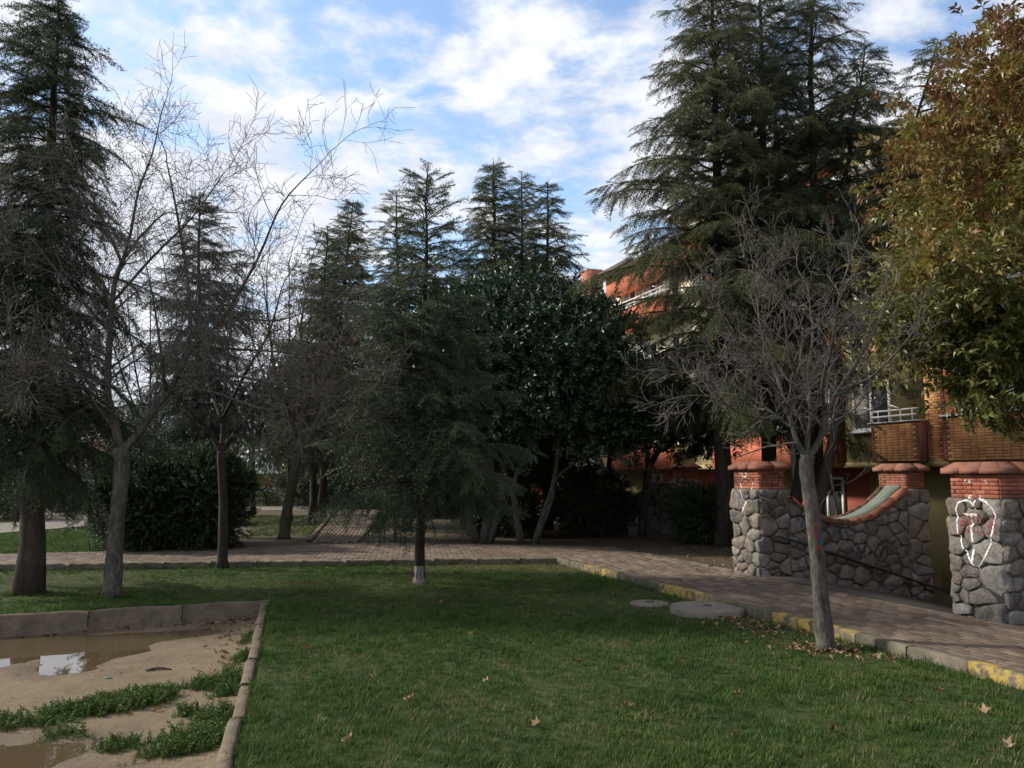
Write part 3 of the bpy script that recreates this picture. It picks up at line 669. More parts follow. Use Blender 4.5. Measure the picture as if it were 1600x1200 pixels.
def tile_mesh():
    m = MB(); k = 6; l, r0, r1 = .30, .085, .07; vs = []
    for x, r in ((-l / 2, r0), (l / 2, r1)):
        for rr in (r, r - .014):
            for j in range(k + 1): a = math.pi * j / k; vs.append((x, rr * math.cos(a), rr * math.sin(a)))
    n = k + 1; fs = []
    for j in range(k):
        fs += [(j, j + 1, 2 * n + j + 1, 2 * n + j), (n + j + 1, n + j, 3 * n + j, 3 * n + j + 1), (j + 1, j, n + j, n + j + 1), (2 * n + j, 2 * n + j + 1, 3 * n + j + 1, 3 * n + j)]
    m.add(vs, fs); return m.mesh('roof_tile', 'roof_tile')
TILE = tile_mesh()
def tiled_edge(parent, pt, t0, t1, step, across, mat='roof_tile', flip=False, sc=1.):
    """roof tiles lying across a wall's edge, set side by side along the curve pt(t)"""
    n = int(abs(t1 - t0) / step); rg = random.Random(7)
    for i in range(n):
        t = t0 + (t1 - t0) * (i + .5) / n; p = pt(t); e = pt(t + .05) - pt(t - .05); sl = math.atan2(e[2], math.hypot(e[0], e[1]))
        sgn = -1. if flip else 1.
        o = piece('roof_tile', TILE, parent, p + np.array([0, 0, -.012]), 0, 0, 0, (sc, sc, sc))
        ex = e / np.linalg.norm(e) * sgn; ey = np.cross(np.array([0, 0, 1.]), ex); ey /= np.linalg.norm(ey); ez = np.cross(ex, ey); M = Matrix((ex, ey, ez)).transposed()
        q = M.to_quaternion() @ __import__('mathutils').Euler((rg.uniform(-.1, .1), -.10 + rg.uniform(-.06, .06), rg.uniform(-.09, .09))).to_quaternion()
        o.rotation_euler = q.to_euler()
def curved_wall(name, label, Sf, Sb, Da, Db, prof, zb, seed, parent_group=None, tiles=True, size=.23):
    """wall along v from Da to Db between planes Sf (seen, normal +u) and Sb; top follows prof(D)"""
    t = thing(name, label, 'wall', SD((Sf + Sb) / 2, (Da + Db) / 2, zb), parent_group); n = 24; Ds = np.linspace(Da, Db, n); m = MB(); vs = []
    for D in Ds:
        z = prof(D); vs += [SD(Sf - .012, D, zb - .2), SD(Sf - .012, D, z - .03), SD(Sb, D, z - .03), SD(Sb, D, zb - .2)]
    m.add(vs, [(4 * i + j, 4 * i + (j + 1) % 4, 4 * i + 4 + (j + 1) % 4, 4 * i + 4 + j) for i in range(n - 1) for j in range(4)] + [(0, 3, 2, 1), (4 * n - 4, 4 * n - 3, 4 * n - 2, 4 * n - 1)])
    m.build('mortar_core', 'mortar', t)
    rubble(t, SD(Sf, Db, zb), -v3, z3, u3, Db - Da, 1.6 - zb, size, seed, lambda x: np.array([prof(Db - q) - zb - .05 for q in np.atleast_1d(x)]))
    if tiles:
        # cement bed between the two tiled edges
        m = MB(); vs = []
        for D in Ds:
            z = prof(D); vs += [SD(Sf - .14, D, z - .04), SD(Sf - .14, D, z + .022), SD(Sb + .14, D, z + .022), SD(Sb + .14, D, z - .04)]
        m.add(vs, [(4 * i + j, 4 * i + (j + 1) % 4, 4 * i + 4 + (j + 1) % 4, 4 * i + 4 + j) for i in range(n - 1) for j in range(4)]); m.build('cement_top', 'green_cement', t)
        m = MB(); vs = []
        for D in Ds:
            z = prof(D); vs += [SD(Sf + .02, D, z - .07), SD(Sf + .02, D, z - .03), SD(Sf - .2, D, z - .03), SD(Sf - .2, D, z - .07)]
        m.add(vs, [(4 * i + j, 4 * i + (j + 1) % 4, 4 * i + 4 + (j + 1) % 4, 4 * i + 4 + j) for i in range(n - 1) for j in range(4)]); m.build('edge_course', 'mortar', t)
        tiled_edge(t, lambda q: SD(Sf - .035, q, prof(q) - .025), Da + .05, Db - .03, .20, u3, flip=True, sc=1.0)
        tiled_edge(t, lambda q: SD(Sb + .06, q, prof(q) - .02), Da + .05, Db - .03, .155, u3, sc=.82)
    return t
sag = lambda D: .86 + .47 * ((D - 9.14) / 1.15) ** 2
wl = curved_wall('stair_wall', 'sagging rubble stair wall with red tiled edges, black handrail along it', -10.43, -11.0, D0 + .52, 10.36, sag, -1.4, 500)
wl2 = curved_wall('stair_wall', 'rubble stair wall running down behind the pillar with the heart', -6.42, -7.0, D0 + .52, 10.36, sag, -1.4, 520)
pD = pillar('gate pillar below the heart pillar at the foot of the stairs', -7.05, -6.38, 10.36, 10.80, -1.2, 1.36, 1.64, 1.76, 340, ('-D',))
# lower-left humped wall, seen face is D = 10.8
def hump_wall():
    Sa, Sb, Df, Db = -22.0, -14.6, 10.8, 11.25
    prof = lambda S: .86 + .50 * math.exp(-((S + 19.3) / 1.15) ** 2) + .35 * max(0., (S + 16.4) / 1.8) ** 1.5
    t = thing('garden_wall', 'humped rubble garden wall with red tiles, between two shrubs', 'wall', SD((Sa + Sb) / 2, Df, 0)); n = 40; Ss = np.linspace(Sa, Sb, n); m = MB(); vs = []
    for S in Ss: z = prof(S); vs += [SD(S, Df + .012, -1.4), SD(S, Db, -1.4), SD(S, Db, z - .03), SD(S, Df + .012, z - .03)]
    m.add(vs, [(4 * i + j, 4 * i + (j + 1) % 4, 4 * i + 4 + (j + 1) % 4, 4 * i + 4 + j) for i in range(n - 1) for j in range(4)] + [(0, 3, 2, 1), (4 * n - 4, 4 * n - 3, 4 * n - 2, 4 * n - 1)]); m.build('mortar_core', 'mortar', t)
    rubble(t, SD(Sb, Df, 0.), -u3, z3, -v3, Sb - Sa, 1.7, .30, 600, lambda x: np.array([prof(Sb - q) - .05 for q in np.atleast_1d(x)]))
    tiled_edge(t, lambda q: SD(q, Df + .07, prof(q) - .02), Sa + .05, Sb - .05, .17, v3, flip=False, sc=.9)
    tiled_edge(t, lambda q: SD(q, Db - .07, prof(q) - .02), Sa + .05, Sb - .05, .17, v3, flip=True, sc=.9)
hump_wall()
def saddle_far():
    prof = lambda D: .75 + .5 * ((D - 13.9) / 1.4) ** 2
    curved_wall('stair_wall', 'far tiled stair wall behind the humped garden wall', -19.95, -20.5, 12.5, 15.0, prof, -1.4, 640)
saddle_far()
# stairs down to the yard
def stairs():
    m = MB(); n = 8; 
    for i in range(n):
        m.sdbox(-10.43, -7.05, D0 + .0 + i * .42, D0 + (i + 1) * .42 + .03, -1.55, PZ - .005 - i * .162)
    t = thing('stone_stairs', 'stone stairs going down between the two gate pillars', 'stairs', SD(-8.7, 9, -1.2)); 
    for i in range(n):
        m = MB(); m.sdbox(-10.41, -7.07, D0 + .004 + i * .42, D0 + (i + 1) * .42, -1.55, PZ - .005 - i * .162); m.build('step', 'paver_bed', t)
stairs()
def handrail():
    t = thing('handrail', 'black metal handrail slanting down the stair wall', 'handrail', SD(-10.3, 9.5, -.6)); m = MB()
    a, b = SD(-10.26, 7.72, .70), SD(-10.26, 11.6, -.47); m.tube([a + (b - a) * q for q in np.linspace(0, 1, 6)], .022, 6); m.build('rail', 'dark_metal', t, True)
    for q in (.06, .5, .94):
        p = a + (b - a) * q; m = MB(); m.tube([p, p + np.array([0, 0, -.06]), p - u3 * .14 + np.array([0, 0, -.07])], .009, 5); m.build('bracket', 'dark_metal', t)
handrail()
# ------------------------------------------------------------------ spray paint laid on the masonry
def spray(parent, strokes, org, ax, nrm, mat, wd, name='graffiti', sub=.03):
    """strokes in metres on a face; the ribbon is laid onto the stones below it"""
    dep = bpy.context.evaluated_depsgraph_get() if False else None
    vs, fs = [], []
    for o in parent.children:
        if o.type != 'MESH' or o.name.startswith('graffiti'): continue
        mw = Matrix.Translation(ORI_REL(o)) @ Matrix.LocRotScale(o.location, o.rotation_euler, o.scale); b = len(vs)
        vs += [mw @ q.co for q in o.data.vertices]; fs += [tuple(i + b for i in p.vertices) for p in o.data.polygons]
    bv = BVHTree.FromPolygons(vs, fs); m = MB(); nn = Vector(nrm)
    for st in strokes:
        st = np.array(st, float); pts = []
        for a, b in zip(st[:-1], st[1:]):
            k = max(1, int(np.linalg.norm(b - a) / sub)); pts += [a + (b - a) * i / k for i in range(k)]
        pts.append(st[-1]); pts = np.array(pts); tg = np.gradient(pts, axis=0) if len(pts) > 1 else np.array([[1, 0]]); tg /= np.linalg.norm(tg, axis=1)[:, None] + 1e-9; pr = np.stack([-tg[:, 1], tg[:, 0]], 1)
        rows = []
        for p, q in zip(pts, pr):
            row = []
            for s in (-.5, 0, .5):
                c = p + q * s * wd; w = Vector(org + ax * c[0] + z3 * c[1]); hit = bv.ray_cast(w + nn * .3, -nn, .5)
                d = .3 - hit[3] if hit[0] is not None else 0.; row.append(np.array(w + nn * (d + .004)))
            rows.append(row)
        vv = [q for r in rows for q in r]; m.add(vv, [(3 * i + j, 3 * i + j + 1, 3 * i + 4 + j, 3 * i + 3 + j) for i in range(len(rows) - 1) for j in range(2)])
    return m.build(name, mat, parent)
def ORI_REL(o): return Vector(ORI[o.parent])
def letter(ch, x, y, w, h):
    A = {'D': [[(0, 0), (0, 1), (.7, .85), (.9, .5), (.7, .1), (0, 0)]], 'e': [[(.1, .3), (.85, .35), (.7, .65), (.3, .65), (.1, .3), (.3, 0), (.85, .05)]], 'r': [[(.2, 0), (.2, .6)], [(.2, .4), (.5, .6), (.85, .55)]],
         'y': [[(.1, .6), (.45, .1)], [(.9, .6), (.2, -.45)]], 'a': [[(.8, .6), (.3, .6), (.1, .3), (.3, 0), (.8, .1), (.8, .6), (.9, 0)]], 'A': [[(0, 0), (.5, 1), (1, 0)], [(.2, .4), (.8, .4)]], 'Z': [[(0, .9), (.9, .9), (.1, 0), (1, 0)]],
         'N': [[(0, 0), (.1, 1), (.9, 0), (1, 1)]], 'S': [[(.9, .85), (.5, 1), (.15, .8), (.3, .55), (.8, .42), (.85, .15), (.45, 0), (.05, .15)]], 'O': [[(.5, 1), (.1, .8), (.05, .35), (.5, 0), (.95, .35), (.9, .8), (.5, 1)]],
         'L': [[(.1, 1), (.1, 0), (.9, 0)]], 'K': [[(.1, 1), (.1, 0)], [(.9, 1), (.15, .5), (.9, 0)]], 'B': [[(.1, 0), (.1, 1), (.7, .9), (.7, .6), (.1, .5), (.85, .4), (.8, .08), (.1, 0)]], 'V': [[(0, 1), (.5, 0), (1, 1)]]}
    return [[(x + a * w, y + b * h) for a, b in s] for s in A[ch]]
def word(txt, x, y, w, h, gap=.25):
    o = []
    for c in txt: o += letter(c, x, y, w, h); x += w * (1 + gap)
    return o
# faces: origin at the face's left edge as seen, ax to the right
oA = SD(-11.14, D0, 0.); oB = SD(-7.05, D0, 0.); nD = -v3
spray(pA, word('Derya', .06, 1.47, .085, .085, .2), oA, u3, nD, 'spray_black', .024)
spray(pA, [[(.20, 1.46), (.36, 1.06)], [(.55, 1.50), (.36, 1.06), (.20, .75)]], oA, u3, nD, 'spray_white', .016)
spray(pA, [[(.22, 1.62), (.26, 1.58)], [(.34, 1.62), (.38, 1.58)], [(.24, 1.56), (.32, 1.545), (.36, 1.56)]], oA, u3, nD, 'spray_pale', .022)
spray(pA, [[(.05, 1.30), (.12, 1.18), (.20, 1.30), (.22, 1.05), (.10, .95), (.07, 1.02)], [(.30, 1.30), (.34, 1.12), (.42, 1.30), (.46, 1.10)], [(.52, 1.32), (.54, 1.12)], [(.58, 1.30), (.60, 1.15), (.66, 1.28)]], oA, u3, nD, 'spray_blue', .04)
oA2 = SD(-10.43, D0, 0.); spray(pA, word('AZN', .06, 1.42, .12, .19, .25), oA2, v3, u3, 'spray_black', .022)
spray(wl, [[(.1, 1.0), (.2, .8), (.3, 1.0), (.3, .75)], [(.45, .95), (.6, .95), (.5, .8), (.65, .72)], [(.8, .9), (.8, .7), (.95, .72)], [(1.0, .75), (1.1, .6), (1.2, .75)]], SD(-10.43, D0 + .52, 0.), v3, u3, 'spray_blue', .05)
spray(wl, [[(1.2, .55), (1.3, .35), (1.4, .55), (1.5, .35)], [(1.6, .5), (1.75, .5), (1.65, .3)]], SD(-10.43, D0 + .52, 0.), v3, u3, 'spray_black', .05)
spray(pB, word('SOL', .14, 1.395, .125, .15, .3), oB, u3, nD, 'spray_red', .026)
spray(pB, [[(.28, 1.53), (.31, 1.50)], [(.47, 1.53), (.50, 1.49)], [(.29, 1.37), (.30, 1.33)], [(.40, 1.36), (.44, 1.34)], [(.22, 1.53), (.24, 1.50)]], oB, u3, nD, 'spray_pale', .035)
spray(pB, [[(.31, 1.38), (.36, 1.31), (.40, 1.38), (.33, 1.37)]], oB, u3, nD, 'spray_red', .03)
spray(pB, word('AKBA', .17, .97, .09, .20, .3), oB, u3, nD, 'spray_red', .04)
heart = [(.36, 1.26), (.32, 1.305), (.25, 1.315), (.18, 1.29), (.14, 1.22), (.13, 1.10), (.15, .96), (.19, .82), (.26, .72), (.31, .655), (.335, .625)]
heart2 = [(.36, 1.22), (.37, 1.29), (.43, 1.335), (.52, 1.31), (.58, 1.24), (.595, 1.16), (.575, 1.0), (.53, .86), (.47, .74), (.40, .62), (.375, .57)]
spray(pB, [heart, heart2], oB, u3, nD, 'spray_white', .017)
spray(pB, [[(.21, 1.165), (.42, 1.165)], [(.325, 1.16), (.32, .98), (.315, .75), (.315, .66)]], oB, u3, nD, 'spray_white', .026)
# ------------------------------------------------------------------ apartment building (face D = 16, floors at 1.9, 4.75, 7.6)
BD = 16.0; FL_ = [1.9, 4.75, 7.6]; ROOF = 10.35; YARD = -1.2
bld = thing('apartment_building', 'three storey apartment building in coral, olive and orange brick', 'building', SD(-22, 19, YARD))
def bpart(name, mat, boxes, parent=bld):
    m = MB()
    for b in boxes: m.sdbox(*b)
    return m.build(name, mat, parent)
bpart('ground_floor_wall', 'paint_olive', [(-34, 6, BD + .9, BD + 9, YARD - .3, 1.75)])
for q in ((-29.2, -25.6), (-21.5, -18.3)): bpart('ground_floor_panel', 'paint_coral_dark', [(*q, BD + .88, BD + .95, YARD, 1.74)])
bpart('floor_slab', 'paint_olive', [(-33.6, 6, BD - .02, BD + 9, 1.76, 1.9)])
bpart('upper_wall', 'paint_cream', [(-33.6, -18.2, BD + .6, BD + 9, 1.9, ROOF - .8)])
bpart('upper_wall', 'paint_olive', [(-18.2, -15.42, BD, BD + 8.9, 1.9, ROOF - .02)])
bpart('upper_wall', 'brick_joint', [(-15.42, -14.82, BD + .004, BD + 8.9, 1.9, ROOF - .02)])
bpart('upper_wall', 'paint_coral', [(-14.82, 6, BD + .004, BD + 8.9, 1.9, ROOF - .02)])
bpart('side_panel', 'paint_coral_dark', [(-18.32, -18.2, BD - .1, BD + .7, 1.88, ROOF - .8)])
# coral top storey and terrace at the far end
bpart('attic_wall', 'paint_coral', [(-32.8, -18.2, BD - .05, BD + 8.8, ROOF - .85, ROOF)])
bpart('roof_edge', 'roof_sheet', [(-32.95, -18.0, BD - .35, BD + 9.1, ROOF, ROOF + .1)])
bpart('roof_edge', 'white_plastic', [(-18.0, 6.2, BD - .9, BD + 9.1, ROOF - 1.0, ROOF - .88)])
bpart('eaves', 'roof_sheet', [(-18.0, 6.2, BD - .8, BD + 9, ROOF - .88, ROOF - .80)])
bpart('penthouse', 'paint_cream', [(-28.4, -19, BD + 1.2, BD + 7, ROOF + .1, ROOF + 1.5)])
bpart('penthouse_roof', 'roof_sheet', [(-28.9, -18.6, BD + .7, BD + 7.4, ROOF + 1.5, ROOF + 1.62)])
m = MB(); vs = [SD(-33.1, BD - .6, ROOF + .1), SD(-29.6, BD - .6, ROOF + .1), SD(-29.6, BD + 9, ROOF + .1), SD(-33.1, BD + 9, ROOF + .1), SD(-32, BD + 3, ROOF + .75), SD(-30.2, BD + 3, ROOF + .75)]
m.add(vs, [(0, 1, 5, 4), (1, 2, 5), (2, 3, 4, 5), (3, 0, 4), (0, 3, 2, 1)]); m.build('hipped_roof', 'roof_sheet', bld)
def window(S0, S1, D, z0, z1, mull=1, parent=bld, curtain=True, sill=True, frame='white_plastic'):
    w = bpart('window', 'window_glass', [(S0 + .04, S1 - .04, D - .012, D + .04, z0 + .04, z1 - .04)])
    bx = [(S0, S0 + .07, D - .05, D + .05, z0, z1), (S1 - .07, S1, D - .05, D + .05, z0, z1), (S0 + .07, S1 - .07, D - .048, D + .05, z0, z0 + .07), (S0 + .07, S1 - .07, D - .048, D + .05, z1 - .07, z1)]
    for i in range(mull): c = S0 + (S1 - S0) * (i + 1) / (mull + 1); bx.append((c - .04, c + .04, D - .046, D + .04, z0 + .07, z1 - .07))
    bpart('frame', frame, bx, w)
    if curtain: bpart('curtain', 'curtain', [(S0 + .1, S0 + .1 + (S1 - S0) * .32, D - .018, D - .014, z0 + .08, z1 - .08)], w)
    if sill: bpart('sill', 'white_plastic', [(S0 - .1, S1 + .1, D - .14, D + .05, z0 - .06, z0)], w)
    return w
def railing(parent, S0, S1, D, z, hgt=.28, n=4):
    m = MB()
    for q in (hgt * .5, hgt): m.tube([SD(S0 - .02, D, z + q), SD(S1 + .02, D, z + q)], .024, 6)
    for i in range(n): s = S0 + (S1 - S0) * (i + .5) / n; m.tube([SD(s, D, z - .02), SD(s, D, z + hgt)], .014, 5)
    for s in (S0 + .1, S1 - .5): m.tube([SD(s, D, z + hgt), SD(s - .25, D - .12, z + hgt + .12)], .018, 5)
    m.build('railing', 'white_plastic', parent)
def brick_panel(parent, S0, S1, D, z0, z1, q0, q1, trs_o, trs_q, h=.066, l=.205):
    """orange bricks between toothed brown corner bricks"""
    nr = int((z1 - z0) / h); rg = random.Random(4)
    for r in range(nr):
        z = z0 + (r + .5) * h; a, b = S0, S1; teeth = .10 + .09 * (r % 2)
        segs = []
        if q0: segs.append((a, a + teeth, 1)); a += teeth
        if q1: segs.append((b - teeth, b, 1)); b -= teeth
        x = a - (l / 2 if r % 2 else 0)
        while x < b - .02:
            c, d = max(a, x), min(b, x + l)
            if d - c > .03: segs.append((c, d, 0))
            x += l
        for c, d, k in segs:
            p = SD((c + d) / 2, D, z); (trs_q if k else trs_o).append(((p[0], p[1], z), ANG, math.pi / 2, 0., ((d - c - .013) / .194, 1, 1)))
ot, qt = [], []
for k, f in enumerate(FL_):
    # brick balcony in front of the olive wall
    bal = bpart('balcony', 'brick_joint', [(-16.95, -15.4, BD - .22, BD - .06, f - .02, f + .97)])
    bpart('coping', 'white_plastic', [(-17.02, -15.34, BD - .27, BD - .02, f + .972, f + 1.0)], bal)
    railing(bal, -16.9, -15.42, BD - .2, f + 1.0)
    bpart('balcony_side', 'brown_brick', [(-15.398, -15.36, BD - .22, BD, f - .02, f + .97)], bal)
    if k < 3: brick_panel(bal, -16.95, -15.4, BD - .222, f, f + .96, 1, 1, ot, qt)
    brick_panel(bld, -15.4, -14.83, BD, f, f + 2.8, 0, 1, ot, qt)
    # projecting brick bays to the right
    for b0 in (-14.8, -11.4, -8.0, -4.6):
        bay = bpart('bay', 'brick_joint', [(b0, b0 + 2.9, BD - .12, BD + .1, f - .02, f + 1.02)])
        bpart('coping', 'white_plastic', [(b0 - .03, b0 + 2.95, BD - .19, BD + .02, f + 1.022, f + 1.06)], bay)
        if b0 < -7: brick_panel(bay, b0, b0 + 2.9, BD - .122, f, f + 1.01, 1, 1, ot, qt)
        window(b0 + .35, b0 + 2.5, BD - .02, f + 1.1, f + 2.4, 2, sill=False)
    window(-17.78, -16.45, BD - .01, f + .82, f + 2.1, 1)
    # coral balconies with cream walls behind them, towards the far end
    for c0, c1 in ((-24.4, -18.35), (-32.6, -27.2)):
        cb = bpart('balcony', 'paint_coral', [(c0, c1, BD - .2, BD - .08, f - .12, f + .92)])
        bpart('coping', 'white_plastic', [(c0 - .04, c1 + .03, BD - .25, BD - .03, f + .922, f + .955)], cb)
        bpart('balcony_floor', 'paint_cream', [(c0 + .02, c1 - .02, BD - .08, BD + .62, f - .1, f + .02)], cb)
        railing(cb, c0 + .2, c1 - .2, BD - .16, f + .95, .3, 7)
        n = 3
        for i in range(n): s = c0 + (c1 - c0) * (i + .5) / n; window(s - .6, s + .6, BD + .59, f + .35 + .5 * (i != 1), f + 2.25, 1)
    window(-26.6, -25.2, BD + .59, f + .9, f + 2.2, 1)
bpart('window', 'interior', [(-28.2, -27.0, BD + .86, BD + .9, .6, 1.5), (-20.9, -19.2, BD + .86, BD + .9, .2, 1.5)])
for s in (-31.2, -30.6, -30.0): pass
w = window(-30.9, -29.7, BD + .88, .35, 1.6, 1)
bar = MB()
for i in range(8): s = -30.8 + i * .15; bar.tube([SD(s, BD + .8, .35), SD(s, BD + .8, 1.6)], .01, 4)
bar.build('window_bars', 'white_plastic', w)
for s in (-20.5, -19.6): window(s - .35, s + .35, BD + .85, .2, 1.5, 0, curtain=False, sill=False)
pieces_or_stuff('brick', 'brickwork', OB, bld, ot, 'orange_brick', key=lambda t: t[0][2] * 3 + abs(t[0][1] - 18.8))
pieces_or_stuff('quoin_brick', 'quoin_brickwork', BB_, bld, qt, 'brown_brick', 120, key=lambda t: t[0][2] * 3 + abs(t[0][1] - 18.8))
# terrace, railing and chimney past the coral end
bpart('terrace_block', 'paint_cream', [(-38.5, -33.6, BD + .3, BD + 8, YARD, ROOF - .6)])
bpart('terrace_floor', 'white_wash', [(-38.7, -33.4, BD + .1, BD + 8, ROOF - .6, ROOF - .45)])
tr = MB()
for i in range(7): s = -37.9 + i * .75; tr.tube([SD(s, BD + .3, ROOF - .45), SD(s, BD + .3, ROOF + .5)], .025, 4)
tr.tube([SD(-38.2, BD + .3, ROOF + .5), SD(-33.5, BD + .3, ROOF + .5)], .025, 4); tr.tube([SD(-38.2, BD + .3, ROOF + .1), SD(-33.5, BD + .3, ROOF + .1)], .02, 4)
tr.build('terrace_railing', 'dark_metal', bld)
bpart('chimney', 'red_brick', [(-36.6, -35.7, BD + .4, BD + 1.2, ROOF - .5, ROOF + 1.2)])
for z in (2.4, 5.2, 7.9): window(-37.4, -36.0, BD + .28, z + .4, z + 1.7, 1)
# ------------------------------------------------------------------ things far behind
def far_wall():
    a, b = G(-250, 781, .05)[:2] * 1.15, G(470, 773, .05)[:2] * 1.15
    t = thing('boundary_wall', 'long low pink wall with a white base far behind the lawn', 'wall', (*((a + b) / 2), .05))
    d = (b - a) / np.linalg.norm(b - a); nr = np.array([-d[1], d[0]])
    for nm, z0, z1, th, mt in (('base', 0., .45, .34, 'white_wash'), ('wall', .45, 1.5, .26, 'paint_pink'), ('coping', 1.5, 1.58, .36, 'roof_tile')):
        m = MB(); c = [a - nr * th / 2, b - nr * th / 2, b + nr * th / 2, a + nr * th / 2]
        m.add([(*q, z0) for q in c] + [(*q, z1) for q in c], [(0, 3, 2, 1), (4, 5, 6, 7), (0, 1, 5, 4), (1, 2, 6, 5), (2, 3, 7, 6), (3, 0, 4, 7)]); m.build(nm, mt, t)
far_wall()
def house(label, px, d, w, h, wallm, seed, rz=0., depth=7.):
    c = P3(px, 740, d); t = thing('house', label, 'house', (c[0], d, 0)); t.rotation_euler.z = 0
    m = MB(); m.box((c[0] - w / 2, d, -.2), (c[0] + w / 2, d + depth, h)); m.build('wall', wallm, t)
    m = MB(); e = .5; m.add([(c[0] - w / 2 - e, d - e, h), (c[0] + w / 2 + e, d - e, h), (c[0] + w / 2 + e, d + depth + e, h), (c[0] - w / 2 - e, d + depth + e, h), (c[0] - w * .2, d + depth / 2, h + 1.9), (c[0] + w * .2, d + depth / 2, h + 1.9)],
          [(0, 1, 5, 4), (1, 2, 5), (2, 3, 4, 5), (3, 0, 4), (0, 3, 2, 1)]); m.build('roof', 'roof_tile', t)
    n = int(w / 2.4)
    for f in range(max(1, int(h / 2.8))):
        for i in range(n):
            x = c[0] - w / 2 + w * (i + .5) / n; z = 1. + f * 2.8
            m = MB(); m.box((x - .5, d - .02, z), (x + .5, d + .05, z + 1.2)); wi = m.build('window', 'window_glass', t)
            m = MB(); [m.box(*b) for b in (((x - .58, d - .05, z - .08), (x - .5, d + .04, z + 1.28)), ((x + .5, d - .05, z - .08), (x + .58, d + .04, z + 1.28)), ((x - .5, d - .05, z - .08), (x + .5, d + .04, z)), ((x - .5, d - .05, z + 1.2), (x + .5, d + .04, z + 1.28)))]; m.build('frame', 'white_plastic', wi)
house('low cream house with tiled roof seen under the central trees', 590, 56, 13, 3.2, 'paint_cream', 1)
house('coral house glimpsed between the trunks of the central trees', 745, 47, 9, 5.4, 'paint_coral', 2)
house('small pink house with tiled roof behind the boundary wall', 140, 64, 12, 2.6, 'paint_pink', 3)
def lamp_pole():
    a = P3(1252, 790, 17.2); b = P3(1236, 660, 17.2); a[2] = -1.2
    t = thing('metal_pole', 'leaning grey metal pole behind the stair wall', 'pole', a); m = MB(); m.tube([a, a + (b - a) * .5, b, b + np.array([-.25, 0, .9])], [.07, .065, .06, .055], 8); m.build('shaft', 'pole_paint', t, True)
    m = MB(); m.tube([a + np.array([0, 0, -.05]), a + np.array([0, 0, .5])], .11, 8); m.build('sleeve', 'pole_paint', t, True)
lamp_pole()
def manhole(label, c, r, h, name='manhole_cover'):
    t = thing(name, label, 'manhole cover', (c[0], c[1], 0)); m = MB(); n = 36; rg = np.random.RandomState(int(r * 100)); vs = []
    for q, z in ((1., -.1), (1., h - .012), (.975, h), (.5, h + .004)):
        for i in range(n): a = 2 * math.pi * i / n; rr = r * q * (1 + .006 * rg.randn()); vs.append((c[0] + rr * math.cos(a), c[1] + rr * math.sin(a), z))
    vs.append((c[0], c[1], h + .006)); m.add(vs, [(l * n + i, l * n + (i + 1) % n, (l + 1) * n + (i + 1) % n, (l + 1) * n + i) for l in range(3) for i in range(n)] + [(3 * n + i, 3 * n + (i + 1) % n, 4 * n) for i in range(n)])
    m.build('lid', 'manhole_concrete', t)
    m = MB(); m.tube([(c[0] - .06, c[1] - .03, h), (c[0] - .03, c[1] - .02, h + .018), (c[0] + .03, c[1] - .02, h + .018), (c[0] + .06, c[1] - .03, h)], .006, 5); m.build('lifting_ring', 'dark_metal', t)
MH1 = G(1105, 957); MH2 = G(1015, 944)
manhole('large round concrete manhole cover beside the yellow kerb', MH1, .43, .07); manhole('small round concrete cover sunk in grass behind the larger one', MH2, .24, .02)

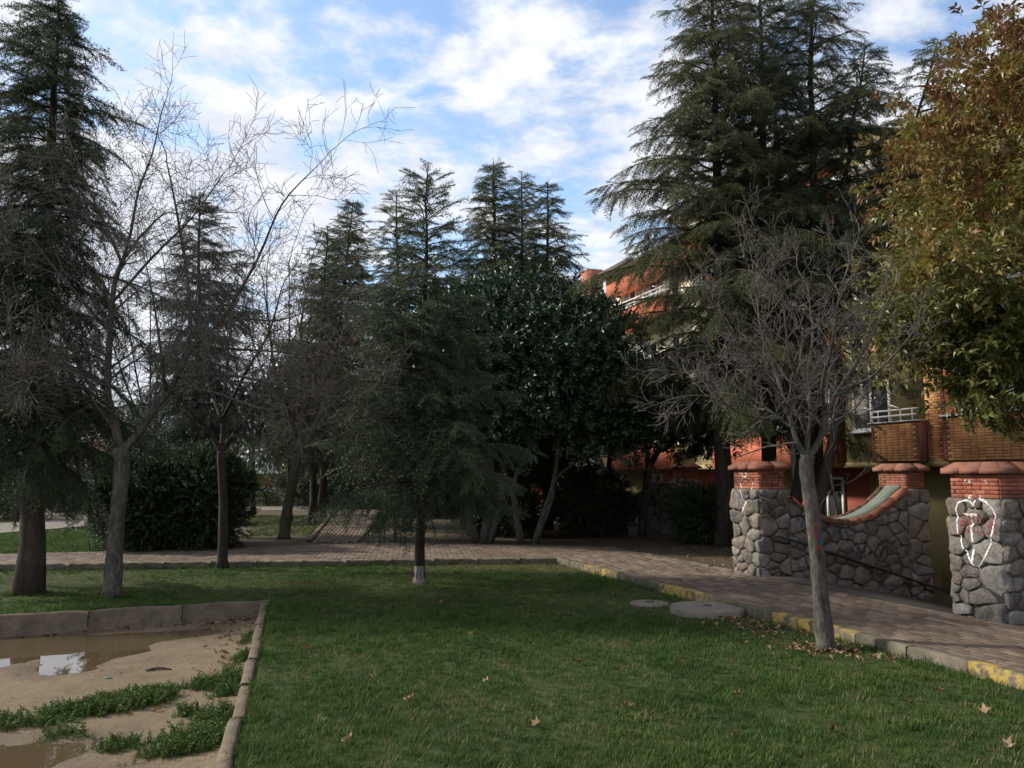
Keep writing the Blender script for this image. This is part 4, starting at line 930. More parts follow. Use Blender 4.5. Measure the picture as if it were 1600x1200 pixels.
# ------------------------------------------------------------------ conifers
def conifer(label, base, top, Rr, z0, tr, nbr, seed, mat='green', bark='bark_dark', droop=30, e_low=-6, e_top=38, sparse=0., thin_top=0., name='cedar_tree', side=None, dense=1., group='cedars in the park', lime=False, rpow=.75):
    rg = np.random.RandomState(seed); base = np.array(base, float); top = np.array(top, float); Ht = top[2] - base[2]
    t = thing(name, label, 'cedar', base, group); n = 14; f = np.linspace(0, 1, n)[:, None]
    pts = base + (top - base) * f; pts[1:-1, :2] += rg.normal(size=(n - 2, 2)) * .02; pts[0, 2] -= .15
    rad = tr * (1 - f[:, 0] * .93) ** .9; rad[0] *= 1.35; rad[1] *= 1.05
    m = MB(); m.tube(pts, np.maximum(rad, .008), 9); m.build('trunk', bark, t, True)
    B = MB(); P, A, S_ = [], [], []
    at = lambda h: base + (top - base) * (h / Ht)
    nbr = int(nbr * 1.12)
    for i in range(nbr):
        q = ((i + rg.rand()) / nbr) ** .92; h = z0 + (Ht - z0) * q * .985; L = Rr * (1 - q) ** rpow * (rg.uniform(.5, 1.05) if rg.rand() < .8 else rg.uniform(1.0, 1.25)) + .12
        if q < .1: L *= .7 + 3 * q
        if rg.rand() < sparse * (.3 + q): continue
        az = i * 2.39996 + rg.uniform(-.5, .5)
        if side is not None and math.cos(az - side[0]) < side[1]: L *= side[2]
        el = R(e_low + (e_top - e_low) * q ** 1.2 + rg.uniform(-9, 9)); nn = max(4, int(L / .12)); p = at(h).copy(); p0 = p.copy(); pl = [p0]; dirs = []
        for j in range(nn):
            s = (j + 1) / nn; e = el - R(droop) * s ** 1.5; az += rg.normal() * .05; d = np.array([math.cos(az) * math.cos(e), math.sin(az) * math.cos(e), math.sin(e)]); p = p + d * L / nn; pl.append(p.copy()); dirs.append(d)
        B.tube(pl, np.linspace(.007 + .011 * L, .003, nn + 1), 4, False)
        for j in range(1, nn):
            s = j / nn; d = dirs[j]
            if s < .10 and L > .5: continue
            kp = dense * (1 - thin_top * max(0, q - .45) / .55)
            for sg in (-1, 1):
                if rg.rand() > kp: continue
                l = min(.62, .5 * L * (1 - s) + .12) * rg.uniform(.65, 1.2); a2 = math.atan2(d[1], d[0]) + sg * rg.uniform(.75, 1.2); e2 = math.asin(np.clip(d[2], -1, 1)) - R(rg.uniform(0, 34))
                k = max(1, int(round(l / .19))); w = pl[j].copy()
                for c in range(k):
                    e3 = e2 - R(14) * c; dd = np.array([math.cos(a2) * math.cos(e3), math.sin(a2) * math.cos(e3), math.sin(e3)]); P.append(w.copy()); A.append(dd); S_.append(rg.uniform(.8, 1.3)); w = w + dd * .19
            if rg.rand() < kp * .6: P.append(pl[j]); A.append(d + rg.normal(size=3) * .25); S_.append(rg.uniform(.7, 1.1))
        P.append(pl[-1]); A.append(dirs[-1]); S_.append(rg.uniform(.7, 1.1)); P.append(pl[-2]); A.append(dirs[-1] + rg.normal(size=3) * .2); S_.append(1.)
    for k in range(14):
        q = 1 - k * .012; P.append(at(Ht * q)); a = rg.uniform(0, 6.28); A.append(np.array([math.cos(a) * .7, math.sin(a) * .7, .9])); S_.append(.35 + .03 * k)
    B.build('branches', bark, t, False, 'stuff')
    scatter('foliage', mat, SP[mat], P, eul(np.array(A), rg.uniform(-.7, .7, len(A))), S_, t, seed)
    return t
def tip(px, py, d): return P3(px, py, d)
K1b = G(45, 928)
conifer('tall dark cedar with a leaning reddish trunk by the sandpit kerb', K1b, tip(92, -4, K1b[1] + .2), 2.15, 1.75, .165, 155, 1, 'green', 'bark_red', 36, -14, 30, dense=.92, thin_top=.1, side=(math.pi - .3, -.75, .5), rpow=.6)
conifer('blue-green cedar standing behind the bare tree near the hedge', P3(310, 815, 20)*[1,1,0] + [0,0,.08], tip(312, 305, 20), 2.3, 2.1, .13, 110, 2, 'blue', 'bark_dark', 25, -5, 35, .05, .4)
conifer('slim sparse cedar at the left end of the central cedar row', P3(486, 815, 24.5)*[1,1,0] + [0,0,.08], tip(512, 352, 24.8), 2.3, 1.9, .12, 95, 3, 'green', 'bark_dark', 25, -6, 36, .1, .5)
conifer('cedar with full layered crown, second in the central row', P3(500, 815, 30)*[1,1,0] + [0,0,.08], tip(552, 312, 29.4), 3.1, 2.4, .15, 165, 4, 'olive', 'bark_dark', 26, -6, 34, .03, .15)
conifer('feathery cedar in the central row behind the young cedar', P3(636, 815, 22)*[1,1,0] + [0,0,.08], tip(619, 300, 22), 2.3, 1.9, .13, 115, 5, 'olive', 'bark_dark', 25, -6, 36, .08, .55)
K6b = G(655, 912)
conifer('young cedar with a bare leader growing on the lawn', K6b, tip(668, 268, K6b[1]), 1.75, 1.2, .075, 140, 6, 'green', 'bark_dark', 20, -2, 48, .06, 1.0, dense=.85, rpow=.95)
conifer('tallest of the three cedars behind the magnolias', P3(772, 820, 22)*[1,1,0] + [0,0,.08], tip(771, 252, 22), 2.7, 1.6, .15, 140, 7, 'olive', 'bark_dark', 30, -8, 32, .0, .1)
conifer('middle cedar of the three behind the magnolias', P3(815, 820, 24)*[1,1,0] + [0,0,.08], tip(815, 272, 24), 2.3, 1.6, .14, 120, 8, 'green', 'bark_dark', 30, -8, 32, .05, .2)
conifer('cedar nearest the building of the three behind the magnolias', P3(856, 820, 22.6)*[1,1,0] + [0,0,.08], tip(855, 284, 22.6), 2.5, 1.6, .14, 125, 9, 'olive', 'bark_dark', 30, -8, 32, .05, .2)
def yardc(px, d): p = P3(px, 700, d); s, D = toSD(p[0], p[1]); return np.array([p[0], d, -1.2 if D > 11.03 else .075])
conifer('huge cedar with long drooping boughs behind the white Y pillar', yardc(1130, 17.6), tip(1112, -75, 17.6), 3.6, 2.6, .2, 170, 10, 'olive', 'bark_dark', 42, 4, 34, rpow=.72, dense=.85)
conifer('huge cedar with dense crown beside the grey pole', yardc(1198, 18.4), tip(1186, -60, 18.4), 2.6, 3.6, .2, 140, 11, 'green', 'bark_dark', 42, 0, 32, rpow=.6, dense=.8)
conifer('huge cedar with a tall straight trunk before the olive facade', yardc(1266, 18.6), tip(1266, -90, 18.6), 3.0, 5.6, .19, 120, 12, 'olive', 'bark_dark', 42, 2, 34, .1, rpow=.6, dense=.7)
conifer('shorter cedar tucked beside the tall straight one by the facade', yardc(1228, 17.0), tip(1352, 72, 17.4), 2.0, 5.6, .14, 70, 13, 'green', 'bark_dark', 42, 4, 32, .15, rpow=.6, dense=.65)
conifer('cedar with a bent hooked top in front of the brick balcony', yardc(1252, 16.2), tip(1466, 62, 16.4), 2.2, 6.2, .12, 62, 14, 'olive', 'bark_dark', 46, 10, 40, .2, rpow=.62, dense=.65, side=(0, .2, .6))

# ------------------------------------------------------------------ bare trees
def grow(rg, p, d, L, r, lev, par, out):
    seg = par['seg']; n = max(3, int(L / seg)); pts = [p.copy()]; ds_ = []
    for i in range(n):
        d = d + rg.normal(size=3) * par['wob'] + np.array([0, 0, par['trop'][min(lev, len(par['trop']) - 1)]]) ; d /= np.linalg.norm(d); p = p + d * L / n; pts.append(p.copy()); ds_.append(d.copy())
    out.append((pts, np.linspace(r, max(par['rmin'], r * (.35 if lev < par['max'] else .3)), n + 1), lev))
    if lev < par['max']: kids(rg, pts, out[-1][1], L, lev, par, out)
def kids(rg, pts, rad, L, lev, par, out, nk=None, lo=.2):
    pts = np.array(pts); n = len(pts) - 1; nk = nk if nk is not None else par['nk'][min(lev, len(par['nk']) - 1)]
    for k in range(nk):
        t = lo + (1 - lo) * (k + rg.rand()) / nk; i = min(n - 1, int(t * n)); f = t * n - i; q = pts[i] * (1 - f) + pts[i + 1] * f; d = pts[i + 1] - pts[i]; d = d / (np.linalg.norm(d) + 1e-9)
        a = rg.normal(size=3); a -= d * (a @ d); a[2] += par.get('bias', .0); a -= d * (a @ d); a /= np.linalg.norm(a) + 1e-9; an = R(rg.uniform(*par['ang'])); dd = d * math.cos(an) + a * math.sin(an)
        ll = L * par['ratio'] * rg.uniform(.55, 1.15) * (1.1 - .55 * t); ll = max(ll, par.get('lmin', .12)); rr = max(par['rmin'], rad[i] * par.get('rr', .55)); grow(rg, q, dd, ll, min(rr, ll * .03 + .002), lev + 1, par, out)
def bare_tree(label, base, trunk, tr, limbs, par, seed, bark='bark_grey', twig='bark_twig', name='bare_tree', group='leafless trees in the park', smooth=True):
    """trunk: points; limbs: list of (points, r0, r1, nkids)"""
    rg = np.random.RandomState(seed); t = thing(name, label, 'tree', base, group); m = MB()
    def fine(pts, k=4):
        pts = np.array(pts); n = len(pts); o = []
        for i in range(n - 1):
            p0, p1, p2, p3 = pts[max(0, i - 1)], pts[i], pts[i + 1], pts[min(n - 1, i + 2)]
            for j in range(k): s = j / k; o.append(.5 * (2 * p1 + (p2 - p0) * s + (2 * p0 - 5 * p1 + 4 * p2 - p3) * s * s + (3 * p1 - p0 - 3 * p2 + p3) * s ** 3))
        return np.array(o + [pts[-1]])
    tp = fine(trunk); rr = np.interp(np.linspace(0, 1, len(tp)), np.linspace(0, 1, len(tr)), tr) * (1 + .05 * rg.randn(len(tp))); rr[0] *= 1.25
    m.tube(tp, rr, 12); m.build('trunk', bark, t, True); out = []; lm = MB()
    for pts, r0, r1, nk in limbs:
        pp = fine(pts); L = np.linalg.norm(np.diff(pp, axis=0), axis=1).sum(); ra = np.linspace(r0, r1, len(pp)); lm.tube(pp, ra, 8); kids(rg, pp, ra, max(par.get('limbL', .8), L * .55), 0, par, out, nk, .12)
        grow(rg, pp[-1], (pp[-1] - pp[-2]) / np.linalg.norm(pp[-1] - pp[-2]), max(.35, L * .35), r1, 1, par, out)
    lm.build('limbs', bark, t, True); tw = MB()
    for pts, ra, lev in out: tw.tube(pts, ra, 4 if lev < 2 else 3, False)
    tw.build('twigs', twig, t, False, 'stuff'); return t, out
def px_pts(seq, d0): return [P3(x, y, d0 + (q[0] if q else 0.)) for x, y, *q in seq]
b = G(175, 935); d0 = b[1]
T = px_pts([(175, 938), (181, 830), (190, 740), (188, 700)], d0)
BT1p = dict(seg=.10, wob=.15, trop=[.05, .04, .03, .02], nk=[8, 7, 4, 2], ang=(25, 75), ratio=.70, rmin=.0026, max=3, rr=.42, bias=.15, lmin=.25, limbL=1.45)
BT1, o1 = bare_tree('leafless tree with a forked grey trunk beside the sandpit kerb', b, T, [.115, .10, .095, .095], [
    (px_pts([(188, 705), (178, 655), (168, 610), (172, 520), (178, 450), (190, 410)], d0), 0.0640, 0.0280, 13),
    (px_pts([(190, 410), (172, 370), (150, 320, -.3), (120, 250, -.5)], d0), 0.0246, 0.0084, 12),
    (px_pts([(190, 415), (205, 360), (216, 300, .3), (238, 240, .5), (250, 185, .5)], d0), 0.0246, 0.0070, 12),
    (px_pts([(190, 706), (214, 680), (245, 635), (272, 598), (296, 520, .2), (292, 430, .4), (276, 330, .5), (262, 260, .6)], d0), 0.0590, 0.0098, 16),
    (px_pts([(276, 590), (300, 545, -.2), (345, 500, -.4), (400, 410, -.5), (440, 320, -.6), (490, 265, -.7)], d0), 0.0344, 0.0056, 14),
    (px_pts([(168, 605), (110, 575, -.4), (50, 560, -.8), (-30, 540, -1.2)], d0), 0.0262, 0.0070, 12),
    (px_pts([(170, 620), (130, 625, .2), (70, 630, .4), (0, 660, .8)], d0), 0.0213, 0.0056, 9),
    (px_pts([(280, 590), (350, 585, -.4), (430, 600, -.8), (510, 618, -1.)], d0), 0.0246, 0.0049, 12),
    (px_pts([(296, 530), (370, 500, .4), (440, 500, .7), (520, 470, .9)], d0), 0.0213, 0.0049, 10),
    (px_pts([(176, 640), (120, 600, -.6), (60, 590, -1.), (0, 610, -1.4)], d0), .024, .006, 10), (px_pts([(172, 560), (110, 520, .3), (40, 500, .5), (-40, 470, .6)], d0), .024, .006, 10),
    (px_pts([(272, 600), (340, 615, -.5), (420, 640, -.9), (500, 625, -1.2)], d0), .022, .005, 9), (px_pts([(292, 540), (360, 545, -.6), (440, 550, -1.), (530, 560, -1.2)], d0), .022, .005, 9), (px_pts([(260, 615), (250, 540, -.6), (240, 470, -.9), (225, 400, -1.)], d0), .022, .006, 9),
    (px_pts([(172, 520), (120, 460, -.4), (70, 400, -.6), (20, 330, -.8)], d0), 0.0230, 0.0063, 12),
    (px_pts([(178, 470), (240, 400, -.3), (300, 340, -.5), (350, 270, -.6)], d0), 0.0213, 0.0056, 12)], BT1p, 21)
b = G(1290, 1015); d0 = b[1]
T = px_pts([(1291, 1018), (1283, 940), (1276, 860), (1266, 780), (1260, 735), (1262, 712)], d0)
BT2p = dict(seg=.06, wob=.17, trop=[.06, .06, .05, .03], nk=[6, 6, 3, 2], ang=(22, 62), ratio=.66, rmin=.0024, max=3, rr=.45, bias=.2, lmin=.12, limbL=.72)
BT2, o2_ = bare_tree('leafless young tree with paint marks on its trunk, beside the path kerb', b, T, [.092, .075, .068, .064, .064, .066], [
    (px_pts([(1262, 716), (1245, 690), (1232, 645), (1205, 600, -.1), (1170, 555, -.2), (1130, 500, -.3), (1095, 450, -.3)], d0), 0.0295, 0.0056, 17),
    (px_pts([(1263, 716), (1282, 685), (1290, 650), (1310, 610, .1), (1345, 555, .2), (1375, 500, .3), (1400, 440, .4)], d0), 0.0344, 0.0063, 17),
    (px_pts([(1262, 716), (1262, 680), (1268, 640), (1262, 585, .2), (1270, 520, .3), (1262, 450, .4)], d0), 0.0279, 0.0056, 16),
    (px_pts([(1290, 650), (1285, 600, -.2), (1300, 540, -.4), (1310, 470, -.5), (1330, 400, -.5)], d0), 0.0213, 0.0049, 14),
    (px_pts([(1240, 670), (1200, 640, .1), (1150, 605, .2), (1100, 585, .3), (1050, 580, .3)], d0), 0.0180, 0.0042, 13),
    (px_pts([(1232, 645), (1215, 590, .3), (1190, 520, .4), (1180, 450, .5), (1160, 390, .5)], d0), 0.0180, 0.0042, 14),
    (px_pts([(1310, 610), (1360, 590, -.1), (1410, 540, -.2), (1440, 500, -.2)], d0), 0.0164, 0.0042, 10),
    (px_pts([(1225, 655), (1170, 650, -.2), (1110, 620, -.3), (1060, 620, -.3)], d0), 0.0148, 0.0035, 10),
    (px_pts([(1262, 640), (1235, 560, -.4), (1225, 480, -.5), (1215, 400, -.6)], d0), 0.0180, 0.0042, 13)], BT2p, 22)
def paint_patch(tree, d, px0, px1, py0, py1, r, mat, name='paint_mark'):
    """a daub of paint on the near side of a trunk"""
    m = MB(); n, k = 6, 7; c0, c1 = P3((px0 + px1) / 2, py0, d), P3((px0 + px1) / 2, py1, d); rg = np.random.RandomState(int(px0 * 7 + py0)); vs = []
    cx = r[1]
    for i in range(n):
        z = c0[2] + (c1[2] - c0[2]) * i / (n - 1); ctr = r[0](z)
        for j in range(k):
            x0, x1 = P3(px0, py0, d)[0], P3(px1, py0, d)[0]; x = x0 + (x1 - x0) * (j / (k - 1) + rg.uniform(-.05, .05)); q = np.clip((x - ctr[0]) / cx, -.96, .96); vs.append((ctr[0] + q * cx, ctr[1] - math.sqrt(1 - q * q) * cx - .003, z + rg.uniform(-.004, .004)))
    m.add(vs, [(i * k + j, i * k + j + 1, (i + 1) * k + j + 1, (i + 1) * k + j) for i in range(n - 1) for j in range(k - 1)]); m.build(name, mat, tree)
def axis_of(tree, pts):
    pts = np.array(pts)
    return lambda z: np.array([np.interp(z, pts[:, 2], pts[:, 0]), np.interp(z, pts[:, 2], pts[:, 1])])
ax2 = axis_of(BT2, T)
paint_patch(BT2, d0, 1268, 1274, 815, 826, (ax2, .072), 'paint_red_mark'); paint_patch(BT2, d0, 1268, 1275, 829, 842, (ax2, .072), 'paint_red_mark'); paint_patch(BT2, d0, 1271, 1279, 850, 858, (ax2, .073), 'paint_red_mark'); paint_patch(BT2, d0, 1275, 1281, 828, 851, (ax2, .072), 'paint_blue_mark')
b = G(347, 890); d0 = b[1]
T = px_pts([(347, 892), (349, 800), (346, 730), (346, 705)], d0)
DK = dict(seg=.16, wob=.14, trop=[.05, .04, .02], nk=[8, 5, 3], ang=(25, 65), ratio=.52, rmin=.0032, max=3, rr=.5, bias=.2, lmin=.18, limbL=.95)
bare_tree('dark leafless tree with a thin trunk at the path edge before the hedge', b, T, [.095, .075, .07, .07], [
    (px_pts([(346, 708), (325, 670), (295, 640, -.3), (260, 600, -.5)], d0), .045, .014, 9), (px_pts([(346, 708), (372, 670), (400, 635, .3), (450, 590, .5)], d0), .045, .014, 9),
    (px_pts([(346, 708), (350, 640, .3), (355, 560, .4), (365, 480, .5)], d0), .05, .012, 11), (px_pts([(350, 650), (385, 580, -.4), (420, 520, -.7), (440, 450, -.8)], d0), .034, .010, 10), (px_pts([(348, 660), (320, 580, .5), (310, 500, .8), (290, 430, 1)], d0), .034, .010, 10)], DK, 23, 'bark_dark', 'bark_dark')
b = G(445, 842, .075); d0 = b[1]
T = px_pts([(443, 845), (450, 790), (462, 730), (468, 710)], d0)
TL, oL = bare_tree('leaning mossy trunk with brown clinging leaves left of the back path', b, T, [.15, .13, .12, .11], [
    (px_pts([(468, 712), (500, 650), (520, 600, .5), (535, 520, .8)], d0), .085, .02, 11), (px_pts([(468, 712), (455, 650), (430, 580, -.5), (420, 500, -.8)], d0), .07, .02, 11), (px_pts([(470, 705), (480, 600, .5), (470, 520, .8), (480, 450, 1)], d0), .07, .016, 11)], dict(DK, limbL=1.5, seg=.22, rmin=.005), 24, 'bark_moss', 'bark_dark')
rg = np.random.RandomState(4); lp = [np.array(p[-1]) for p, r, l in oL if l == 3]; lp = [lp[i] for i in rg.choice(len(lp), min(350, len(lp)), False)]
scatter('brown_leaves', 'brown_leaf', SP['brown_leaf'], lp, rg.uniform(-3, 3, (len(lp), 3)), rg.uniform(.8, 1.6, len(lp)), TL)
m = MB(); q0, q1 = K6b + [0, 0, -.02], K6b + [0, 0, .26]
m.tube([q0, (q0 + q1) / 2, q1], [.099, .083, .079], 12, False)
m.build('lime_wash', 'paint_lime', [o for o in bpy.data.objects if o.get('label', '').startswith('young cedar')][0], True)
def back_bare(label, px, py, d, hpx, wpx, seed, bark='bark_dark', lean=0):
    b = P3(px, py, d); b[2] = .075; H = lambda y: y
    T = [b, P3(px + lean * .5, py - (py - hpx) * .18, d), P3(px + lean, py - (py - hpx) * .30, d)]; lim = []; rg = np.random.RandomState(seed)
    for i in range(5):
        a = -1 + 2 * i / 4; lim.append(([T[-1], P3(px + lean + a * wpx * .35, py - (py - hpx) * .5, d + rg.uniform(-.8, .8)), P3(px + lean + a * wpx * .7, py - (py - hpx) * .75, d + rg.uniform(-1, 1)), P3(px + lean + a * wpx * .8, hpx + 40 * abs(a), d + rg.uniform(-1, 1))], .05, .012, 10))
    return bare_tree(label, b, T, [.11, .09, .08], lim, dict(DK, limbL=1.3, seg=.24, rmin=.0055, nk=[7, 4, 3]), seed, bark, bark)
back_bare('thin leafless tree rising in the gap before the slim sparse cedar', 452, 815, 27, 410, 90, 31)
back_bare('thin leafless tree behind the hedge, between bare tree and cedar', 395, 806, 31, 450, 90, 32)
back_bare('slender pale trunk standing left of the back path', 506, 800, 33, 520, 60, 33, 'bark_grey', -4)
back_bare('leafless tree far behind the tall dark cedar', 235, 808, 30, 430, 90, 34)
# sapling behind the sagging wall
b = yardc(1312, 14.6); d0 = 14.6
bare_tree('pale spindly sapling behind the sagging stair wall', b, [b, P3(1308, 800, d0), P3(1298, 740, d0)], [.03, .022, .018], [
    (px_pts([(1298, 742), (1290, 715), (1303, 690), (1300, 660)], d0), .012, .004, 6), (px_pts([(1300, 760), (1330, 752), (1350, 735), (1365, 715)], d0), .012, .004, 6), (px_pts([(1300, 765), (1285, 785), (1280, 800)], d0), .010, .004, 4)], dict(BT2p, max=2, limbL=.6, nk=[3, 2], rmin=.003), 25, 'bark_grey', 'bark_grey')
# ------------------------------------------------------------------ broadleaf crowns
def crown_points(c, rad, ncl, per, clr, seed, zmin=-.65, outer=.62, shape=None):
    rg = np.random.RandomState(seed); P, A, S_ = [], [], []; k1 = rg.normal(size=(5, 3)) * 1.6; ph = rg.uniform(0, 6.28, 5)
    c = np.array(c); rad = np.array(rad)
    for i in range(ncl):
        while True:
            d = rg.normal(size=3); d /= np.linalg.norm(d)
            if d[2] > zmin: break
        bump = 1 + .10 * np.sin(k1 @ d * 1.5 + ph).sum() / 1.6; q = outer + (1 - outer) * rg.rand() ** .6
        ctr = c + d * rad * q * bump
        if shape is not None and not shape(ctr): continue
        n = int(per * rg.uniform(.5, 1.3)); e = rg.normal(size=(n, 3)); r = clr * rg.uniform(.6, 1.2); pos = ctr + e * r * .55; out = e / np.linalg.norm(e, axis=1)[:, None] + d * .8 + np.array([0, 0, .25])
        P.append(pos); A.append(out); S_.append(rg.uniform(.75, 1.2, n))
    P = np.concatenate(P); A = np.concatenate(A); return P, eul(A, rg.uniform(-1.2, 1.2, len(A))), np.concatenate(S_)
def leafy(name, label, cat, base, stems, crowns, key, seed, bark='bark_grey', group=None, clr=.42, per=34, outer=.55, zmin=-.65, shape=None):
    t = thing(name, label, cat, base, group)
    for pts, r in stems:
        m = MB(); pts = np.array(pts); n = 9; tt = np.linspace(0, 1, len(pts)); f = np.linspace(0, 1, n); pp = np.stack([np.interp(f, tt, pts[:, k]) for k in range(3)], 1)
        rg = np.random.RandomState(seed); pp[1:] += rg.normal(size=(n - 1, 3)) * .015; m.tube(pp, np.linspace(r, r * .5, n), 8); m.build('trunk', bark, t, True)
    P, A, S_ = [], [], []
    for k, (c, rad, ncl) in enumerate(crowns):
        p, a, s = crown_points(c, rad, ncl, per, clr, seed + k, zmin, outer, shape); P.append(p); A.append(a); S_.append(s)
        # limbs reaching into the crown
        if stems:
            m = MB(); rg = np.random.RandomState(seed + 50 + k); top = np.array(stems[k % len(stems)][0][-1])
            for i in range(14):
                e = np.array(p[rg.randint(len(p))]); mid = top * .45 + e * .55 + rg.normal(size=3) * .1 + [0, 0, -.1]; m.tube([top, top * .7 + mid * .3, mid, e], [.03, .022, .013, .004], 5, False)
            m.build('limbs', bark, t)
    scatter('foliage', key, SP[key], np.concatenate(P), np.concatenate(A), np.concatenate(S_), t, seed); return t, np.concatenate(P)
MG = 'magnolia trees beside the path'
b = G(752, 848, .08); d = b[1]
leafy('magnolia_tree', 'glossy dark magnolia with three pale stems left of its neighbour', 'tree', b, [
    (px_pts([(746, 850), (730, 800), (722, 760), (712, 690)], d), .10), (px_pts([(755, 850), (765, 800), (770, 740), (760, 660)], d), .11), (px_pts([(765, 850), (784, 780), (790, 720), (800, 640)], d), .09)],
    [(P3(725, 585, d), (1.7, 1.6, 1.75), 120), (P3(700, 640, d + .3), (1.3, 1.2, 1.0), 55)], 'magnolia', 41, 'bark_grey', MG, .45, 30)
b = G(826, 850, .08); d = b[1]
leafy('magnolia_tree', 'tall glossy dark magnolia with slanting stems at the path bend', 'tree', b, [
    (px_pts([(815, 852), (806, 800), (800, 760), (830, 690)], d), .09), (px_pts([(835, 852), (850, 800), (868, 750), (875, 660)], d), .08), (px_pts([(833, 850), (860, 790), (868, 745), (910, 715)], d), .05)],
    [(P3(880, 600, d), (1.85, 1.7, 1.75), 150), (P3(800, 530, d + .5), (1.5, 1.4, 1.3), 90), (P3(940, 660, d), (.9, .9, .75), 45)], 'magnolia', 45, 'bark_grey', MG, .45, 30)
b = G(1003, 836, .08); d = b[1]
leafy('magnolia_tree', 'small magnolia with a forked grey trunk before the humped wall', 'tree', b, [
    (px_pts([(1003, 838), (1008, 770), (1015, 725), (1030, 705), (1055, 690)], d), .12), (px_pts([(1013, 730), (1008, 690), (1005, 660)], d), .07)],
    [(P3(1010, 640, d), (1.2, 1.2, .95), 45), (P3(1070, 672, d), (.8, .8, .5), 18)], 'magnolia', 49, 'bark_grey', MG, .4, 26)
b = G(974, 833, .08); d = b[1]
leafy('magnolia_tree', 'dark magnolia leaning over the big shrub by the humped wall', 'tree', b, [(px_pts([(975, 834), (966, 780), (955, 740), (950, 690)], d), .11)], [(P3(945, 640, d), (1.5, 1.4, 1.1), 70)], 'magnolia', 53, 'bark_dark', MG, .42, 28)
# the big tree by the stairs with yellowing leaves, trunk outside the picture
b = np.array([7.6, 9.6, .075]); c = np.array([8.1, 9.7, 5.5])
YT, yp = leafy('yellowing_tree', 'broadleaf tree with yellow green and rusty leaves hanging beside the brick bay', 'tree', b, [([b, b + [.05, 0, 1.2], b + [-.1, .1, 2.4], b + [-.2, 0, 3.4]], .16)],
    [(c, (2.75, 2.5, 2.2), 250), (P3(1590, 575, 9.0), (.36, .6, .6), 22), (P3(1500, 500, 9.3), (.55, .6, .35), 16), (P3(1450, 460, 9.4), (.45, .6, .45), 14)], 'olive_leaf', 61, 'bark_dark', None, .42, 30, .5, -.62)
def big_leaves():
    m = MB(); leaf_geo(m, np.zeros(3), np.array([1., 0, 0]), np.array([0, 0, 1.]), .135, .048, .2, .38); me = m.mesh('leaf', 'olive_leaf'); rg = np.random.RandomState(9)
    cand = sorted([p for p in yp if p[0] / p[1] < .63], key=lambda p: p[0] ** 2 + p[1] ** 2)[:900]
    for i in rg.choice(len(cand), min(200, len(cand)), False):
        p = cand[i] + rg.normal(size=3) * .05; a = np.array([[rg.uniform(-1, .6), rg.uniform(-1, .2), rg.uniform(-.5, .5)]]); e = eul(a, rg.uniform(-.6, .6, 1))[0]; o = piece('leaf', me, YT, p, e[2], e[0], e[1])
big_leaves()
SHR = 'shrubs in the park'
def shrub(label, px, py, rx, rz, seed, key='box', ncl=60, ry=None, bark='bark_dark', z=.08, per=34, clr=.2, name='shrub', base=None):
    b = G(px, py, z) if base is None else np.array(base); c = b + [0, 0, rz * 1.02]; st = []
    rg = np.random.RandomState(seed)
    for i in range(4): a = rg.uniform(0, 6.28); st.append(([b + [0, 0, -.05], b + [.1 * math.cos(a), .1 * math.sin(a), rz * .5], b + [rx * .4 * math.cos(a), rx * .4 * math.sin(a), rz]], .035))
    return leafy(name, label, 'shrub', b, st, [(c, (rx, ry or rx, rz), ncl)], key, seed, bark, SHR, clr, per, .6, -.95)
shrub('tall dark evergreen hedge shrub behind the forked bare tree', 228, 857, .95, .98, 71, 'box', 150, clr=.24, per=55)
shrub('dark hedge shrub with bare stems touching the thin dark trunk', 312, 857, .78, .95, 72, 'box', 120, clr=.24, per=50)
shrub('hedge shrub filling the gap between the two taller hedge shrubs', 272, 850, .8, .9, 73, 'box', 110, clr=.24, per=50)
shrub('wide dark shrub left of the humped garden wall', 926, 836, .85, .72, 74, 'box', 120, clr=.22, per=50)
shrub('dark shrub standing against the humped wall beside the white Y pillar', 1100, 848, .62, .55, 75, 'box', 90, clr=.2, per=45)
shrub('dark rounded shrub between the sunlit paths', 106, 800, 1.0, .85, 76, 'box', 90, clr=.3, per=45)
shrub('brownish purple shrub beside the farther sunlit path', 6, 812, .95, .95, 77, 'purple', 90, clr=.3, per=34)
shrub('dark shrub beyond the slender pale trunk', 490, 794, 1.4, 1.1, 78, 'box', 90, clr=.35, per=45)
shrub('low dark shrub at the head of the back path', 560, 795, 1.3, .8, 79, 'box', 80, clr=.35, per=45)
shrub('bright green bush past the leaning mossy trunk', 418, 790, 1.0, .8, 80, 'weed', 90, clr=.3, per=60)
shrub('dark shrub under the stems of the magnolias', 790, 836, .9, .5, 81, 'box', 80, clr=.25, per=45)
shrub('dark shrub right of the back path under the young cedar', 690, 806, 1.7, .7, 82, 'box', 90, clr=.35, per=50)
shrub('green bush in the yard between the stair pillars', 1456, 800, .5, .75, 83, 'box', 70, z=-1.2, clr=.2, per=45, base=[*SD(-8.6, 13.2)[:2], -1.2])
shrub('olive green shrub behind the hedge with small pale leaves', 330, 815, 1.5, 1.6, 84, 'weed', 110, clr=.4, per=50)
